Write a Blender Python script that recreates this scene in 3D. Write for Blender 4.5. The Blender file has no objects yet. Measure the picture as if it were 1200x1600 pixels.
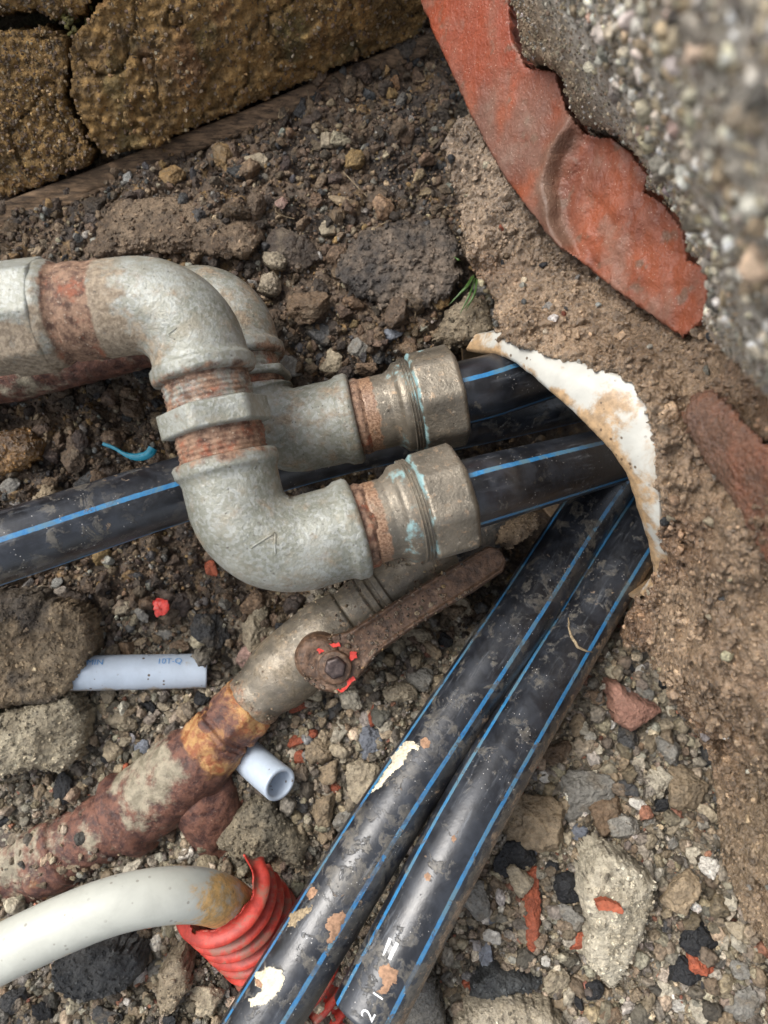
import bpy, math, random
import numpy as np
from mathutils import Matrix, Vector

# ------------------------------------------------------------------ camera, sky, sun, exposure
scene = bpy.context.scene
col = scene.collection
TILT = math.radians(12.0)
CAM = np.array([0.0, 0.0, 0.43])
cam_d = bpy.data.cameras.new('camera')
cam = bpy.data.objects.new('camera', cam_d)
col.objects.link(cam)
cam.location = CAM
cam.rotation_euler = (TILT, 0, 0)
cam_d.sensor_fit = 'VERTICAL'
cam_d.sensor_height = 34.6
cam_d.lens = 26.0
cam_d.clip_start = 0.01
cam_d.clip_end = 60.0
cam_d.dof.use_dof = True
cam_d.dof.focus_distance = 0.375
cam_d.dof.aperture_fstop = 8.0
scene.camera = cam

world = bpy.data.worlds.new("World")
scene.world = world
world.use_nodes = True
wt = world.node_tree
for n in list(wt.nodes):
    wt.nodes.remove(n)
wo = wt.nodes.new('ShaderNodeOutputWorld')
wb = wt.nodes.new('ShaderNodeBackground')
sky = wt.nodes.new('ShaderNodeTexSky')
sky.sky_type = 'NISHITA'
sky.sun_disc = False
SUN_EL, SUN_AZ = math.radians(56), math.radians(296)
sky.sun_elevation = SUN_EL
sky.sun_rotation = SUN_AZ
sky.dust_density = 4.0
hs = wt.nodes.new('ShaderNodeHueSaturation')
hs.inputs['Saturation'].default_value = 0.36      # an overcast, nearly white sky
wt.links.new(sky.outputs[0], hs.inputs['Color'])
wt.links.new(hs.outputs[0], wb.inputs[0])
wb.inputs[1].default_value = 0.125
wt.links.new(wb.outputs[0], wo.inputs[0])

sun_d = bpy.data.lights.new('sun', 'SUN')
sun_d.energy = 1.25
sun_d.angle = math.radians(32)
sun_d.color = (1.0, 0.96, 0.9)
sun = bpy.data.objects.new('sun', sun_d)
col.objects.link(sun)
sdir = Vector((math.sin(SUN_AZ) * math.cos(SUN_EL), math.cos(SUN_AZ) * math.cos(SUN_EL), math.sin(SUN_EL)))
sun.rotation_euler = sdir.to_track_quat('Z', 'Y').to_euler()
sun.location = (0, 0, 3)

scene.view_settings.view_transform = 'Standard'
scene.view_settings.look = 'None'
scene.view_settings.gamma = 1.0
scene.view_settings.use_curve_mapping = False
scene.view_settings.exposure = 1.05

# ------------------------------------------------------------------ maths helpers
rng = np.random.default_rng(11)
K = 17.3 / 26.0 / 800.0
ct, st = math.cos(TILT), math.sin(TILT)
RC = np.array([[1, 0, 0], [0, ct, -st], [0, st, ct]])       # camera axes in the world


def P(px, py, d):
    """a place in the trench: sight line through a photo point, d metres deep"""
    px, py, d = np.broadcast_arrays(np.asarray(px, float), np.asarray(py, float), np.asarray(d, float))
    q = np.stack([(px - 600) * K * d, -(py - 800) * K * d, -d], -1)
    return q @ RC.T + CAM


def to_px(w):
    q = (w - CAM) @ RC
    d = -q[..., 2]
    return q[..., 0] / (K * d) + 600, 800 - q[..., 1] / (K * d), d


def nrm(v):
    return v / np.maximum(np.linalg.norm(v, axis=-1, keepdims=True), 1e-12)


_perm = rng.permutation(256)
_perm = np.concatenate([_perm, _perm, _perm])
_grad = nrm(rng.normal(size=(256, 3)))


def perlin(p):
    i = np.floor(p).astype(np.int64)
    f = p - i
    u = f * f * f * (f * (f * 6 - 15) + 10)
    i &= 255
    out = 0
    for dx in (0, 1):
        wx = u[:, 0] if dx else 1 - u[:, 0]
        for dy in (0, 1):
            wy = u[:, 1] if dy else 1 - u[:, 1]
            for dz in (0, 1):
                wz = u[:, 2] if dz else 1 - u[:, 2]
                h = _perm[_perm[_perm[(i[:, 0] + dx) & 255] + ((i[:, 1] + dy) & 255)] + ((i[:, 2] + dz) & 255)]
                g = _grad[h]
                dot = g[:, 0] * (f[:, 0] - dx) + g[:, 1] * (f[:, 1] - dy) + g[:, 2] * (f[:, 2] - dz)
                out = out + wx * wy * wz * dot
    return out * 1.6


def fbm(p, scale, octs=4, gain=0.5, off=0.0):
    p = p.reshape(-1, 3) * scale + off
    a, s, t = 1.0, 0, 0
    for _ in range(octs):
        s = s + a * perlin(p)
        t += a
        a *= gain
        p = p * 2.03 + 7.3
    return s / t


_cell = rng.random((4096, 3))


def worley(p, scale, off=0.0):
    """distance to the nearest scattered point, and that cell's random number"""
    p = p.reshape(-1, 3) * scale + off
    i = np.floor(p).astype(np.int64)
    best = np.full(len(p), 9.0)
    idv = np.zeros(len(p))
    for dx in (-1, 0, 1):
        for dy in (-1, 0, 1):
            for dz in (-1, 0, 1):
                c = i + (dx, dy, dz)
                h = (c[:, 0] * 73856093 ^ c[:, 1] * 19349663 ^ c[:, 2] * 83492791) & 4095
                q = c + _cell[h]
                d = ((p - q) ** 2).sum(1)
                m = d < best
                best = np.where(m, d, best)
                idv = np.where(m, _cell[(h * 7 + 3) & 4095, 0], idv)
    return np.sqrt(best), idv


def in_poly(x, y, poly):
    poly = np.asarray(poly, float)
    r = np.zeros(x.shape, bool)
    n = len(poly)
    for a in range(n):
        x0, y0 = poly[a]
        x1, y1 = poly[(a + 1) % n]
        if y0 == y1:
            continue
        c = ((y0 > y) != (y1 > y)) & (x < (x1 - x0) * (y - y0) / (y1 - y0) + x0)
        r ^= c
    return r


def poly_dist(x, y, poly):
    poly = np.asarray(poly, float)
    best = np.full(x.shape, 1e9)
    n = len(poly)
    for a in range(n):
        p0, p1 = poly[a], poly[(a + 1) % n]
        e = p1 - p0
        t = np.clip(((x - p0[0]) * e[0] + (y - p0[1]) * e[1]) / max(e @ e, 1e-9), 0, 1)
        best = np.minimum(best, np.hypot(x - p0[0] - t * e[0], y - p0[1] - t * e[1]))
    return best


class TPS:
    def __init__(self, xy, h, smooth=1e-6):
        self.c = xy
        self.s = 0.1
        n = len(xy)
        A = np.zeros((n + 3, n + 3))
        A[:n, :n] = self.phi(xy, xy) + smooth * np.eye(n)
        A[:n, n] = 1
        A[:n, n + 1:] = xy
        A[n:, :n] = A[:n, n:].T
        self.w = np.linalg.solve(A, np.concatenate([h, np.zeros(3)]))

    def phi(self, a, b):
        r2 = ((a[:, None, :] - b[None]) ** 2).sum(-1) / self.s ** 2
        return 0.5 * r2 * np.log(r2 + 1e-12)

    def __call__(self, xy):
        out = np.empty(len(xy))
        n = len(self.c)
        for k in range(0, len(xy), 20000):
            q = xy[k:k + 20000]
            out[k:k + 20000] = self.phi(q, self.c) @ self.w[:n] + self.w[n] + q @ self.w[n + 1:]
        return out


# ------------------------------------------------------------------ object helpers
def mesh_obj(name, v, f, mat, parent=None, smooth=True, attrs=None, colr=None, uv=None, mat_idx=None):
    """v world points (n,3); f (m,k) array or list of such arrays"""
    v = np.asarray(v, float)
    if parent is not None:
        base = np.array(ROOT.get(parent.name, (0, 0, 0)))
        v = v - base
    me = bpy.data.meshes.new(name)
    fl = f if isinstance(f, list) else [f]
    fl = [np.asarray(a, np.int32) for a in fl if len(a)]
    loops = np.concatenate([a.ravel() for a in fl])
    sizes = np.concatenate([np.full(len(a), a.shape[1], np.int32) for a in fl])
    starts = np.concatenate([[0], np.cumsum(sizes)[:-1]]).astype(np.int32)
    me.vertices.add(len(v))
    me.vertices.foreach_set('co', v.ravel().astype(np.float32))
    me.loops.add(len(loops))
    me.loops.foreach_set('vertex_index', loops)
    me.polygons.add(len(sizes))
    me.polygons.foreach_set('loop_start', starts)
    try:
        me.polygons.foreach_set('loop_total', sizes)
    except Exception:
        pass
    me.polygons.foreach_set('use_smooth', np.full(len(sizes), bool(smooth)))
    for m in (mat if isinstance(mat, (list, tuple)) else [mat]):
        me.materials.append(m)
    if mat_idx is not None:
        me.polygons.foreach_set('material_index', np.asarray(mat_idx, np.int32))
    if attrs:
        for k, a in attrs.items():
            at = me.attributes.new(k, 'FLOAT', 'POINT')
            at.data.foreach_set('value', np.asarray(a, np.float32))
    if colr is not None:
        c = np.ones((len(v), 4), np.float32)
        c[:, :3] = np.clip(colr, 0.003, 0.9)
        at = me.attributes.new('Col', 'FLOAT_COLOR', 'POINT')
        at.data.foreach_set('color', c.ravel())
    if uv is not None:
        l = me.uv_layers.new(name='UVMap')
        l.data.foreach_set('uv', np.asarray(uv, np.float32)[loops].ravel())
    me.update(calc_edges=True)
    me.validate()
    o = bpy.data.objects.new(name, me)
    col.objects.link(o)
    if parent is not None:
        o.parent = parent
        if parent.type == 'MESH':
            pass
        ROOT[o.name] = tuple(base)
    else:
        ROOT[o.name] = (0, 0, 0)
    return o


ROOT = {}


def tag(o, label, cat, group=None, kind=None):
    o['label'] = label
    o['category'] = cat
    if group:
        o['group'] = group
    if kind:
        o['kind'] = kind
    return o


def thing(name, loc, label, cat, group=None):
    o = bpy.data.objects.new(name, None)
    o.empty_display_size = 0.02
    o.location = loc
    col.objects.link(o)
    ROOT[o.name] = tuple(loc)
    return tag(o, label, cat, group)


def grid_faces(nr, nc, wrap=False):
    r = np.arange(nr - 1)[:, None]
    c = np.arange(nc if wrap else nc - 1)[None]
    c2 = (c + 1) % nc
    return np.stack([r * nc + c, r * nc + c2, (r + 1) * nc + c2, (r + 1) * nc + c], -1).reshape(-1, 4)


# ------------------------------------------------------------------ materials
class NT:
    def __init__(self, name):
        self.m = bpy.data.materials.new(name)
        self.m.use_nodes = True
        self.t = self.m.node_tree
        self.b = self.t.nodes['Principled BSDF']
        self.co = self.t.nodes.new('ShaderNodeTexCoord').outputs['Object']

    def node(self, typ, ins=None, **kw):
        n = self.t.nodes.new(typ)
        for k, v in kw.items():
            setattr(n, k, v)
        for k, v in (ins or {}).items():
            self.put(n.inputs[k], v)
        return n

    def put(self, s, v):
        if isinstance(v, bpy.types.NodeSocket):
            self.t.links.new(v, s)
        else:
            s.default_value = v

    def noise(self, scale, detail=5, rough=0.55, dist=0.0, w=None, fac=True):
        n = self.node('ShaderNodeTexNoise', {'Vector': w if w is not None else self.co, 'Scale': scale, 'Detail': detail,
                                             'Roughness': rough, 'Distortion': dist})
        return n.outputs[0 if fac else 1]

    def vor(self, scale, feature='F1', out=0, rnd=1.0):
        n = self.node('ShaderNodeTexVoronoi', {'Vector': self.co, 'Scale': scale, 'Randomness': rnd}, feature=feature)
        return n.outputs[out]

    def ramp(self, x, a, b, lo=0.0, hi=1.0, smooth=True):
        n = self.node('ShaderNodeMapRange', {0: x, 1: a, 2: b, 3: lo, 4: hi},
                      interpolation_type='SMOOTHSTEP' if smooth else 'LINEAR')
        return n.outputs[0]

    def math(self, op, a, b=0.0, c=0.0):
        n = self.node('ShaderNodeMath', {0: a, 1: b, 2: c}, operation=op)
        return n.outputs[0]

    def mix(self, f, a, b, mode='MIX'):
        n = self.t.nodes.new('ShaderNodeMix')
        n.data_type = 'RGBA'
        n.blend_type = mode
        for k, v in ((0, f), (6, a), (7, b)):
            if isinstance(v, tuple) and len(v) == 3:
                v = v + (1,)
            self.put(n.inputs[k], v)
        return n.outputs[2]

    def attr(self, name, out='Fac'):
        return self.node('ShaderNodeAttribute', attribute_name=name).outputs[out]

    def bump(self, h, dist, strength=1.0, prev=None):
        n = self.node('ShaderNodeBump', {'Height': h, 'Distance': dist, 'Strength': strength})
        if prev is not None:
            self.put(n.inputs['Normal'], prev)
        return n.outputs[0]

    def set(self, **kw):
        for k, v in kw.items():
            k = k.replace('_', ' ')
            if isinstance(v, tuple) and len(v) == 3:
                v = v + (1,)
            self.put(self.b.inputs[k], v)
        return self.m


def earth_mat(name, r0, r1, fine=900.0, amp=0.0006, contrast=0.5, spec=0.5):
    t = NT(name)
    c = t.attr('Col', 'Color')
    n1 = t.noise(fine * 0.35, 6, 0.7)
    n2 = t.noise(fine, 3, 0.6)
    k = t.ramp(n1, 0.3, 0.7, 1 - contrast, 1 + contrast * 0.8, False)
    cm = t.mix(1.0, c, t.node('ShaderNodeCombineColor', {0: k, 1: k, 2: k}).outputs[0], 'MULTIPLY')
    # tiny pale and dark mineral specks
    sp = t.noise(fine * 1.7, 2, 0.5)
    cm = t.mix(t.ramp(sp, 0.66, 0.74, 0, 0.5), cm, t.mix(0.5, cm, (0.45, 0.40, 0.32)))
    cm = t.mix(t.ramp(sp, 0.36, 0.29, 0, 0.7), cm, t.mix(0.65, cm, (0.012, 0.010, 0.009)))
    b = t.bump(n1, amp * 3.5, 1.0)
    b = t.bump(t.vor(fine * 0.6), amp * 1.3, 0.8, b)
    b = t.bump(n2, amp * 0.7, 0.8, b)
    rr = t.ramp(t.noise(fine * 0.16, 4, 0.6), 0.35, 0.65, r0, r1)
    t.set(Base_Color=cm, Roughness=rr, Normal=b)
    t.b.inputs['Specular IOR Level'].default_value = spec
    return t.m


M = {}
M['soil'] = earth_mat('damp_soil', 0.34, 0.8, 700, 0.0008, 0.55, 0.5)
M['mud'] = earth_mat('wet_mud', 0.08, 0.34, 800, 0.0009, 0.4, 1.0)
M['sandstone'] = earth_mat('crumbling_sandstone', 0.42, 0.9, 600, 0.0010, 0.6, 0.45)
M['rubble'] = earth_mat('rubble_stone', 0.36, 0.8, 900, 0.0006, 0.42, 0.5)
M['concrete'] = earth_mat('concrete_aggregate', 0.35, 0.75, 500, 0.0008, 0.4)
M['lump'] = earth_mat('mortar_lump', 0.4, 0.85, 620, 0.0010, 0.5, 0.5)


def brick_mat():
    t = NT('red_brick')
    c = t.attr('Col', 'Color')
    st = t.node('ShaderNodeMapping', {'Vector': t.co, 'Scale': (1, 0.3, 0.3), 'Rotation': (0.3, 0.2, 0.9)}).outputs[0]
    n1 = t.noise(120, 6, 0.6, w=st)
    n2 = t.noise(700, 3)
    cm = t.mix(t.ramp(n1, 0.45, 0.75, 0, 0.5), c, (0.17, 0.085, 0.055))
    cm = t.mix(t.ramp(t.noise(60, 4), 0.52, 0.72, 0, 0.45), cm, (0.23, 0.16, 0.12))
    cm = t.mix(t.ramp(t.vor(420), 0.12, 0.07, 0, 0.6), cm, (0.55, 0.42, 0.33))
    cm = t.mix(t.ramp(t.noise(900, 3, 0.6), 0.62, 0.72, 0, 0.5), cm, (0.42, 0.27, 0.20))
    cm = t.mix(t.ramp(t.noise(500, 5, 0.7), 0.40, 0.28, 0, 0.7), cm, (0.07, 0.03, 0.02))
    b = t.bump(n1, 0.0010, 0.8)
    b = t.bump(n2, 0.0007, 0.9, b)
    return t.set(Base_Color=cm, Roughness=t.ramp(n1, 0.3, 0.7, 0.42, 0.7), Normal=b)


M['brick'] = brick_mat()


def galv_mat():
    t = NT('weathered_galvanised_iron')
    rust = t.attr('rust')
    dirt = t.attr('dirt')
    n0 = t.noise(38, 4, 0.6)
    n1 = t.noise(130, 7, 0.68)
    n2 = t.noise(900, 4, 0.6)
    n3 = t.noise(420, 5, 0.7)
    sp = t.vor(650, out=1)
    sv = t.node('ShaderNodeSeparateColor', {0: sp}).outputs[0]
    base = t.mix(t.ramp(n0, 0.38, 0.62), (0.185, 0.188, 0.150), (0.295, 0.298, 0.255))
    base = t.mix(t.ramp(sv, 0.3, 0.9, 0, 0.30), base, (0.47, 0.49, 0.49))
    base = t.mix(t.ramp(t.noise(70, 6, 0.7), 0.50, 0.66, 0, 0.6), base, (0.245, 0.215, 0.155))
    df = t.ramp(t.math('ADD', dirt, t.math('MULTIPLY', t.math('SUBTRACT', n1, 0.5), 2.1)), 0.20, 0.68, 0, 0.9)
    dc = t.mix(t.ramp(n3, 0.35, 0.65), (0.15, 0.105, 0.065), (0.33, 0.26, 0.18))
    base = t.mix(df, base, dc)
    base = t.mix(t.ramp(n3, 0.63, 0.72, 0, 0.7), base, (0.56, 0.53, 0.46))
    base = t.mix(t.ramp(t.noise(520, 3, 0.6), 0.36, 0.27, 0, 0.75), base, (0.055, 0.042, 0.034))
    rc = t.mix(t.ramp(t.noise(230, 6, 0.72), 0.38, 0.62), (0.075, 0.036, 0.022), (0.27, 0.165, 0.105))
    rc = t.mix(t.ramp(t.noise(95, 7, 0.72), 0.53, 0.68, 0, 0.8), rc, (0.27, 0.075, 0.032))
    rc = t.mix(t.ramp(n2, 0.60, 0.72, 0, 0.75), rc, (0.50, 0.41, 0.31))
    rf = t.ramp(t.math('ADD', rust, t.math('MULTIPLY', t.math('SUBTRACT', n1, 0.5), 1.7)), 0.34, 0.72)
    cm = t.mix(rf, base, rc)
    b = t.bump(n1, 0.0010, 0.6)
    b = t.bump(n3, 0.0006, 0.6, b)
    b = t.bump(n2, 0.0004, 0.75, b)
    k = t.math('MAXIMUM', rf, df)
    met = t.math('MULTIPLY', t.math('SUBTRACT', 1.0, k), 0.2)
    ro = t.math('ADD', t.ramp(k, 0, 1, 0.40, 0.72), t.math('MULTIPLY', t.math('SUBTRACT', n3, 0.5), 0.3))
    return t.set(Base_Color=cm, Roughness=ro, Metallic=met, Normal=b)


def corroded_mat():
    """scaled iron: maroon crust, ochre bloom, tan silt"""
    t = NT('corroded_iron')
    n1 = t.noise(60, 6, 0.65, 0.4)
    n2 = t.noise(190, 6, 0.7)
    n3 = t.noise(700, 4, 0.65)
    c = t.mix(t.ramp(n2, 0.36, 0.64), (0.055, 0.024, 0.020), (0.19, 0.085, 0.056))
    oc = t.ramp(t.math('ADD', t.attr('rust'), t.math('MULTIPLY', t.math('SUBTRACT', n1, 0.5), 1.6)), 0.45, 0.75, 0, 0.9)
    c = t.mix(oc, c, t.mix(t.ramp(n2, 0.4, 0.6), (0.31, 0.10, 0.035), (0.47, 0.27, 0.10)))
    ta = t.ramp(t.math('ADD', t.attr('dirt'), t.math('MULTIPLY', t.math('SUBTRACT', t.noise(85, 6, 0.68), 0.5), 1.7)), 0.42, 0.72, 0, 0.95)
    c = t.mix(ta, c, t.mix(t.ramp(n2, 0.35, 0.65), (0.20, 0.175, 0.12), (0.36, 0.32, 0.235)))
    c = t.mix(t.ramp(n3, 0.62, 0.74, 0, 0.6), c, (0.42, 0.34, 0.25))
    c = t.mix(t.ramp(n3, 0.38, 0.28, 0, 0.7), c, (0.02, 0.012, 0.01))
    b = t.bump(n1, 0.002, 0.5)
    b = t.bump(n2, 0.0015, 0.8, b)
    b = t.bump(n3, 0.0006, 0.8, b)
    return t.set(Base_Color=c, Roughness=t.ramp(n2, 0.3, 0.7, 0.4, 0.75), Normal=b)


def brass_mat():
    t = NT('tarnished_brass')
    n0 = t.noise(45, 4, 0.6)
    n1 = t.noise(170, 6, 0.65)
    n2 = t.noise(1000, 3, 0.6)
    rust = t.attr('rust')
    base = t.mix(t.ramp(n0, 0.35, 0.65), (0.14, 0.124, 0.098), (0.25, 0.217, 0.168))
    base = t.mix(t.ramp(t.noise(230, 7, 0.72), 0.55, 0.68, 0, 0.7), base, (0.44, 0.31, 0.20))
    base = t.mix(t.ramp(t.noise(330, 7, 0.72), 0.58, 0.68, 0, 0.7), base, (0.55, 0.48, 0.38))
    v = t.ramp(t.math('ADD', t.attr('verd'), t.math('MULTIPLY', t.math('SUBTRACT', n1, 0.5), 1.5)), 0.42, 0.68, 0, 0.85)
    base = t.mix(v, base, (0.24, 0.40, 0.41))
    rf = t.ramp(t.math('ADD', rust, t.math('MULTIPLY', t.math('SUBTRACT', n1, 0.5), 1.2)), 0.45, 0.65)
    base = t.mix(rf, base, t.mix(t.ramp(n2, 0.35, 0.65), (0.15, 0.075, 0.04), (0.34, 0.215, 0.135)))
    df = t.ramp(t.math('ADD', t.attr('dirt'), t.math('MULTIPLY', t.math('SUBTRACT', t.noise(120, 7, 0.68), 0.5), 1.7)), 0.34, 0.74, 0, 0.92)
    base = t.mix(df, base, t.mix(t.ramp(t.noise(420, 5, 0.7), 0.35, 0.65), (0.105, 0.082, 0.05), (0.27, 0.215, 0.145)))
    base = t.mix(t.ramp(t.noise(480, 3, 0.6), 0.36, 0.27, 0, 0.75), base, (0.035, 0.027, 0.02))
    b = t.bump(n1, 0.0006, 0.6)
    b = t.bump(t.noise(420, 5, 0.7), 0.0005, 0.6, b)
    b = t.bump(n2, 0.0003, 0.6, b)
    met = t.math('MULTIPLY', t.math('SUBTRACT', 1.0, t.math('MAXIMUM', df, t.math('MAXIMUM', v, rf))), 0.55)
    return t.set(Base_Color=base, Roughness=t.ramp(n1, 0.35, 0.65, 0.3, 0.55), Metallic=met, Normal=b)


def pe_mat():
    """black polyethylene, blue stripes every quarter turn, mud films; u = turns + phase, v = metres"""
    t = NT('black_polyethylene')
    uv = t.node('ShaderNodeUVMap').outputs[0]
    u = t.node('ShaderNodeSeparateXYZ', {0: uv}).outputs[0]
    q = t.math('MULTIPLY', u, 4.0)
    d = t.math('ABSOLUTE', t.math('SUBTRACT', t.math('FRACT', t.math('ADD', q, 0.5)), 0.5))
    n1 = t.noise(85, 7, 0.65, 0.4)
    n2 = t.noise(420, 5, 0.7)
    d2 = t.math('ADD', d, t.math('MULTIPLY', t.math('SUBTRACT', t.noise(300, 2), 0.5), 0.02))
    stripe = t.ramp(d2, 0.050, 0.040)
    blk = t.mix(t.ramp(n1, 0.38, 0.66), (0.010, 0.011, 0.014), (0.026, 0.030, 0.038))
    blu = t.mix(t.ramp(n2, 0.3, 0.7), (0.022, 0.15, 0.36), (0.05, 0.23, 0.44))
    blu = t.mix(t.ramp(n1, 0.44, 0.62, 0, 0.8), blu, (0.12, 0.21, 0.24))
    c = t.mix(stripe, blk, blu)
    mud = t.attr('mud')
    # thin dried film, flaked off in sharp-edged patches
    film = t.math('MULTIPLY', t.ramp(t.math('ADD', t.noise(110, 9, 0.7, 0.5), t.math('MULTIPLY', mud, 0.26)), 0.555, 0.60),
                  t.ramp(t.noise(38, 3), 0.36, 0.6, 0.2, 0.85))
    c = t.mix(film, c, t.mix(t.ramp(n2, 0.35, 0.65), (0.050, 0.047, 0.042), (0.135, 0.12, 0.095)))
    clot = t.ramp(t.math('ADD', t.noise(150, 7, 0.66, 0.3), t.math('MULTIPLY', mud, 0.20)), 0.68, 0.72)
    c = t.mix(clot, c, t.mix(t.ramp(t.noise(700, 4, 0.7), 0.35, 0.65), (0.10, 0.067, 0.042), (0.27, 0.20, 0.135)))
    spk = t.ramp(t.vor(480), 0.14, 0.09, 0, 1)
    spk = t.math('MULTIPLY', spk, t.ramp(t.noise(60, 4), 0.5, 0.62))
    c = t.mix(spk, c, (0.48, 0.46, 0.43))
    # pale scuffs along the pipe
    uvs = t.node('ShaderNodeMapping', {'Vector': uv, 'Scale': (30.0, 34.0, 1.0)}).outputs[0]
    sc = t.math('MULTIPLY', t.ramp(t.noise(1.0, 8, 0.75, w=uvs), 0.52, 0.72), t.ramp(t.noise(30, 3), 0.40, 0.62, 0, 0.5))
    c = t.mix(sc, c, (0.23, 0.25, 0.275))
    b = t.bump(n2, 0.0003, 0.4)
    b = t.bump(t.math('ADD', film, clot), 0.0003, 0.5, b)
    ro = t.math('ADD', t.ramp(n1, 0.35, 0.65, 0.29, 0.36), t.math('MULTIPLY', t.math('MAXIMUM', film, clot), 0.22))
    t.b.inputs['Specular IOR Level'].default_value = 0.75
    return t.set(Base_Color=c, Roughness=ro, Normal=b)


def pvc_mat(name, base, stain, spots=0.5, bias=0.0):
    t = NT(name)
    s = t.attr('stain')
    n1 = t.noise(80, 6, 0.65, 0.3)
    n2 = t.noise(300, 5, 0.7)
    c = t.mix(t.ramp(n1, 0.3, 0.7), base, tuple(x * 0.86 for x in base))
    f = t.ramp(t.math('ADD', s, t.math('MULTIPLY', t.math('SUBTRACT', t.noise(70, 8, 0.7, 0.3), 0.5), 2.0)), 0.28 - bias, 0.62 - bias, 0, 0.92)
    c = t.mix(f, c, t.mix(t.ramp(n2, 0.35, 0.65), stain, tuple(min(1, x * 1.8) for x in stain)))
    sp = t.math('MULTIPLY', t.ramp(t.math('ADD', t.vor(230), t.math('MULTIPLY', n2, 0.12)), 0.25, 0.20), t.ramp(t.noise(55, 3), 0.44, 0.54, 0, spots))
    c = t.mix(sp, c, (0.10, 0.065, 0.04))
    b = t.bump(n2, 0.0002, 0.4)
    return t.set(Base_Color=c, Roughness=t.ramp(n1, 0.3, 0.7, 0.3, 0.5), Normal=b)


def plain(name, c, rough=0.5, var=0.3, scale=250, metallic=0.0, dirt=None, bump=0.0003, dlo=0.55):
    t = NT(name)
    n = t.noise(scale, 5, 0.65)
    k = t.mix(t.ramp(n, 0.3, 0.7), tuple(x * (1 - var) for x in c), tuple(min(0.9, x * (1 + var * 0.6)) for x in c))
    if dirt:
        k = t.mix(t.ramp(t.noise(scale * 0.5, 6, 0.7), dlo, dlo + 0.13, 0, 0.8), k, dirt)
    return t.set(Base_Color=k, Roughness=rough, Metallic=metallic, Normal=t.bump(n, bump, 0.6))


M['galv'] = galv_mat()
M['corr'] = corroded_mat()
M['brass'] = brass_mat()
M['pe'] = pe_mat()
M['pvc'] = pvc_mat('white_pvc', (0.50, 0.505, 0.445), (0.40, 0.235, 0.075), 0.45)
M['pvc_blue'] = pvc_mat('bluish_white_plastic', (0.47, 0.545, 0.635), (0.22, 0.18, 0.13), 0.95)
M['sleeve'] = pvc_mat('stained_white_sleeve', (0.48, 0.475, 0.43), (0.25, 0.16, 0.08), 0.9)
M['red'] = plain('red_plastic', (0.52, 0.052, 0.034), 0.48, 0.35, 170, dirt=(0.22, 0.13, 0.09), dlo=0.49)
M['redpaint'] = plain('red_paint', (0.60, 0.045, 0.03), 0.4, 0.3, 300)
M['print'] = plain('white_print', (0.80, 0.80, 0.78), 0.5, 0.15, 800)
M['printblue'] = plain('pale_blue_print', (0.13, 0.30, 0.58), 0.5, 0.25, 800)
M['cream'] = plain('cream_paint', (0.66, 0.60, 0.45), 0.6, 0.35, 500, dirt=(0.35, 0.28, 0.18))
M['clay'] = plain('dried_clay', (0.34, 0.20, 0.12), 0.8, 0.4, 500)
M['tealtie'] = plain('teal_plastic', (0.01, 0.22, 0.33), 0.35, 0.2, 200)
M['redchip'] = plain('red_brick_chip', (0.36, 0.095, 0.045), 0.7, 0.3, 400, dirt=(0.27, 0.17, 0.11))
M['leaf'] = plain('grass_green', (0.045, 0.10, 0.02), 0.45, 0.5, 300)
M['root'] = plain('dry_root', (0.30, 0.23, 0.14), 0.8, 0.5, 700)
M['amber'] = plain('amber_plastic', (0.24, 0.12, 0.03), 0.3, 0.6, 90, dirt=(0.09, 0.06, 0.04))
M['handle'] = plain('mud_caked_steel', (0.12, 0.068, 0.040), 0.5, 0.6, 300, 0.1, dirt=(0.235, 0.155, 0.10), bump=0.0016)
M['bolt'] = plain('dark_rusty_bolt', (0.07, 0.05, 0.045), 0.4, 0.5, 500, 0.4)
M['darkpipe'] = plain('dark_grime', (0.02, 0.017, 0.014), 0.9)


def wood_mat():
    t = NT('rotten_timber')
    w = t.node('ShaderNodeMapping', {'Vector': t.co, 'Rotation': (0, 0, -0.38), 'Scale': (0.08, 1, 1)}).outputs[0]
    n1 = t.noise(500, 6, 0.7, w=w)
    c = t.mix(t.ramp(n1, 0.35, 0.65), (0.045, 0.029, 0.017), (0.27, 0.175, 0.10))
    c = t.mix(t.ramp(t.noise(120, 6, 0.7), 0.5, 0.62, 0, 0.85), c, (0.13, 0.085, 0.05))
    return t.set(Base_Color=c, Roughness=0.8, Normal=t.bump(n1, 0.0012, 0.9))


M['wood'] = wood_mat()


# ------------------------------------------------------------------ reliefs (walls, blocks, ground)
def frame_of(n_cam, up_cam=(0, 1, 0)):
    n = nrm(RC @ np.array(n_cam, float))
    u = nrm(np.cross(RC @ np.array(up_cam, float), n))
    v = np.cross(n, u)
    return u, v, n


def planar(ctrl):
    a = np.array(ctrl, float)
    A = np.column_stack([a[:, 0] / 1000, a[:, 1] / 1000, np.ones(len(a))])
    k = np.linalg.lstsq(A, 1 / a[:, 2], rcond=None)[0]
    return [(x, y, d * .25 + .75 / (np.array((x / 1000, y / 1000, 1.)) @ k)) for x, y, d in ctrl]


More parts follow.
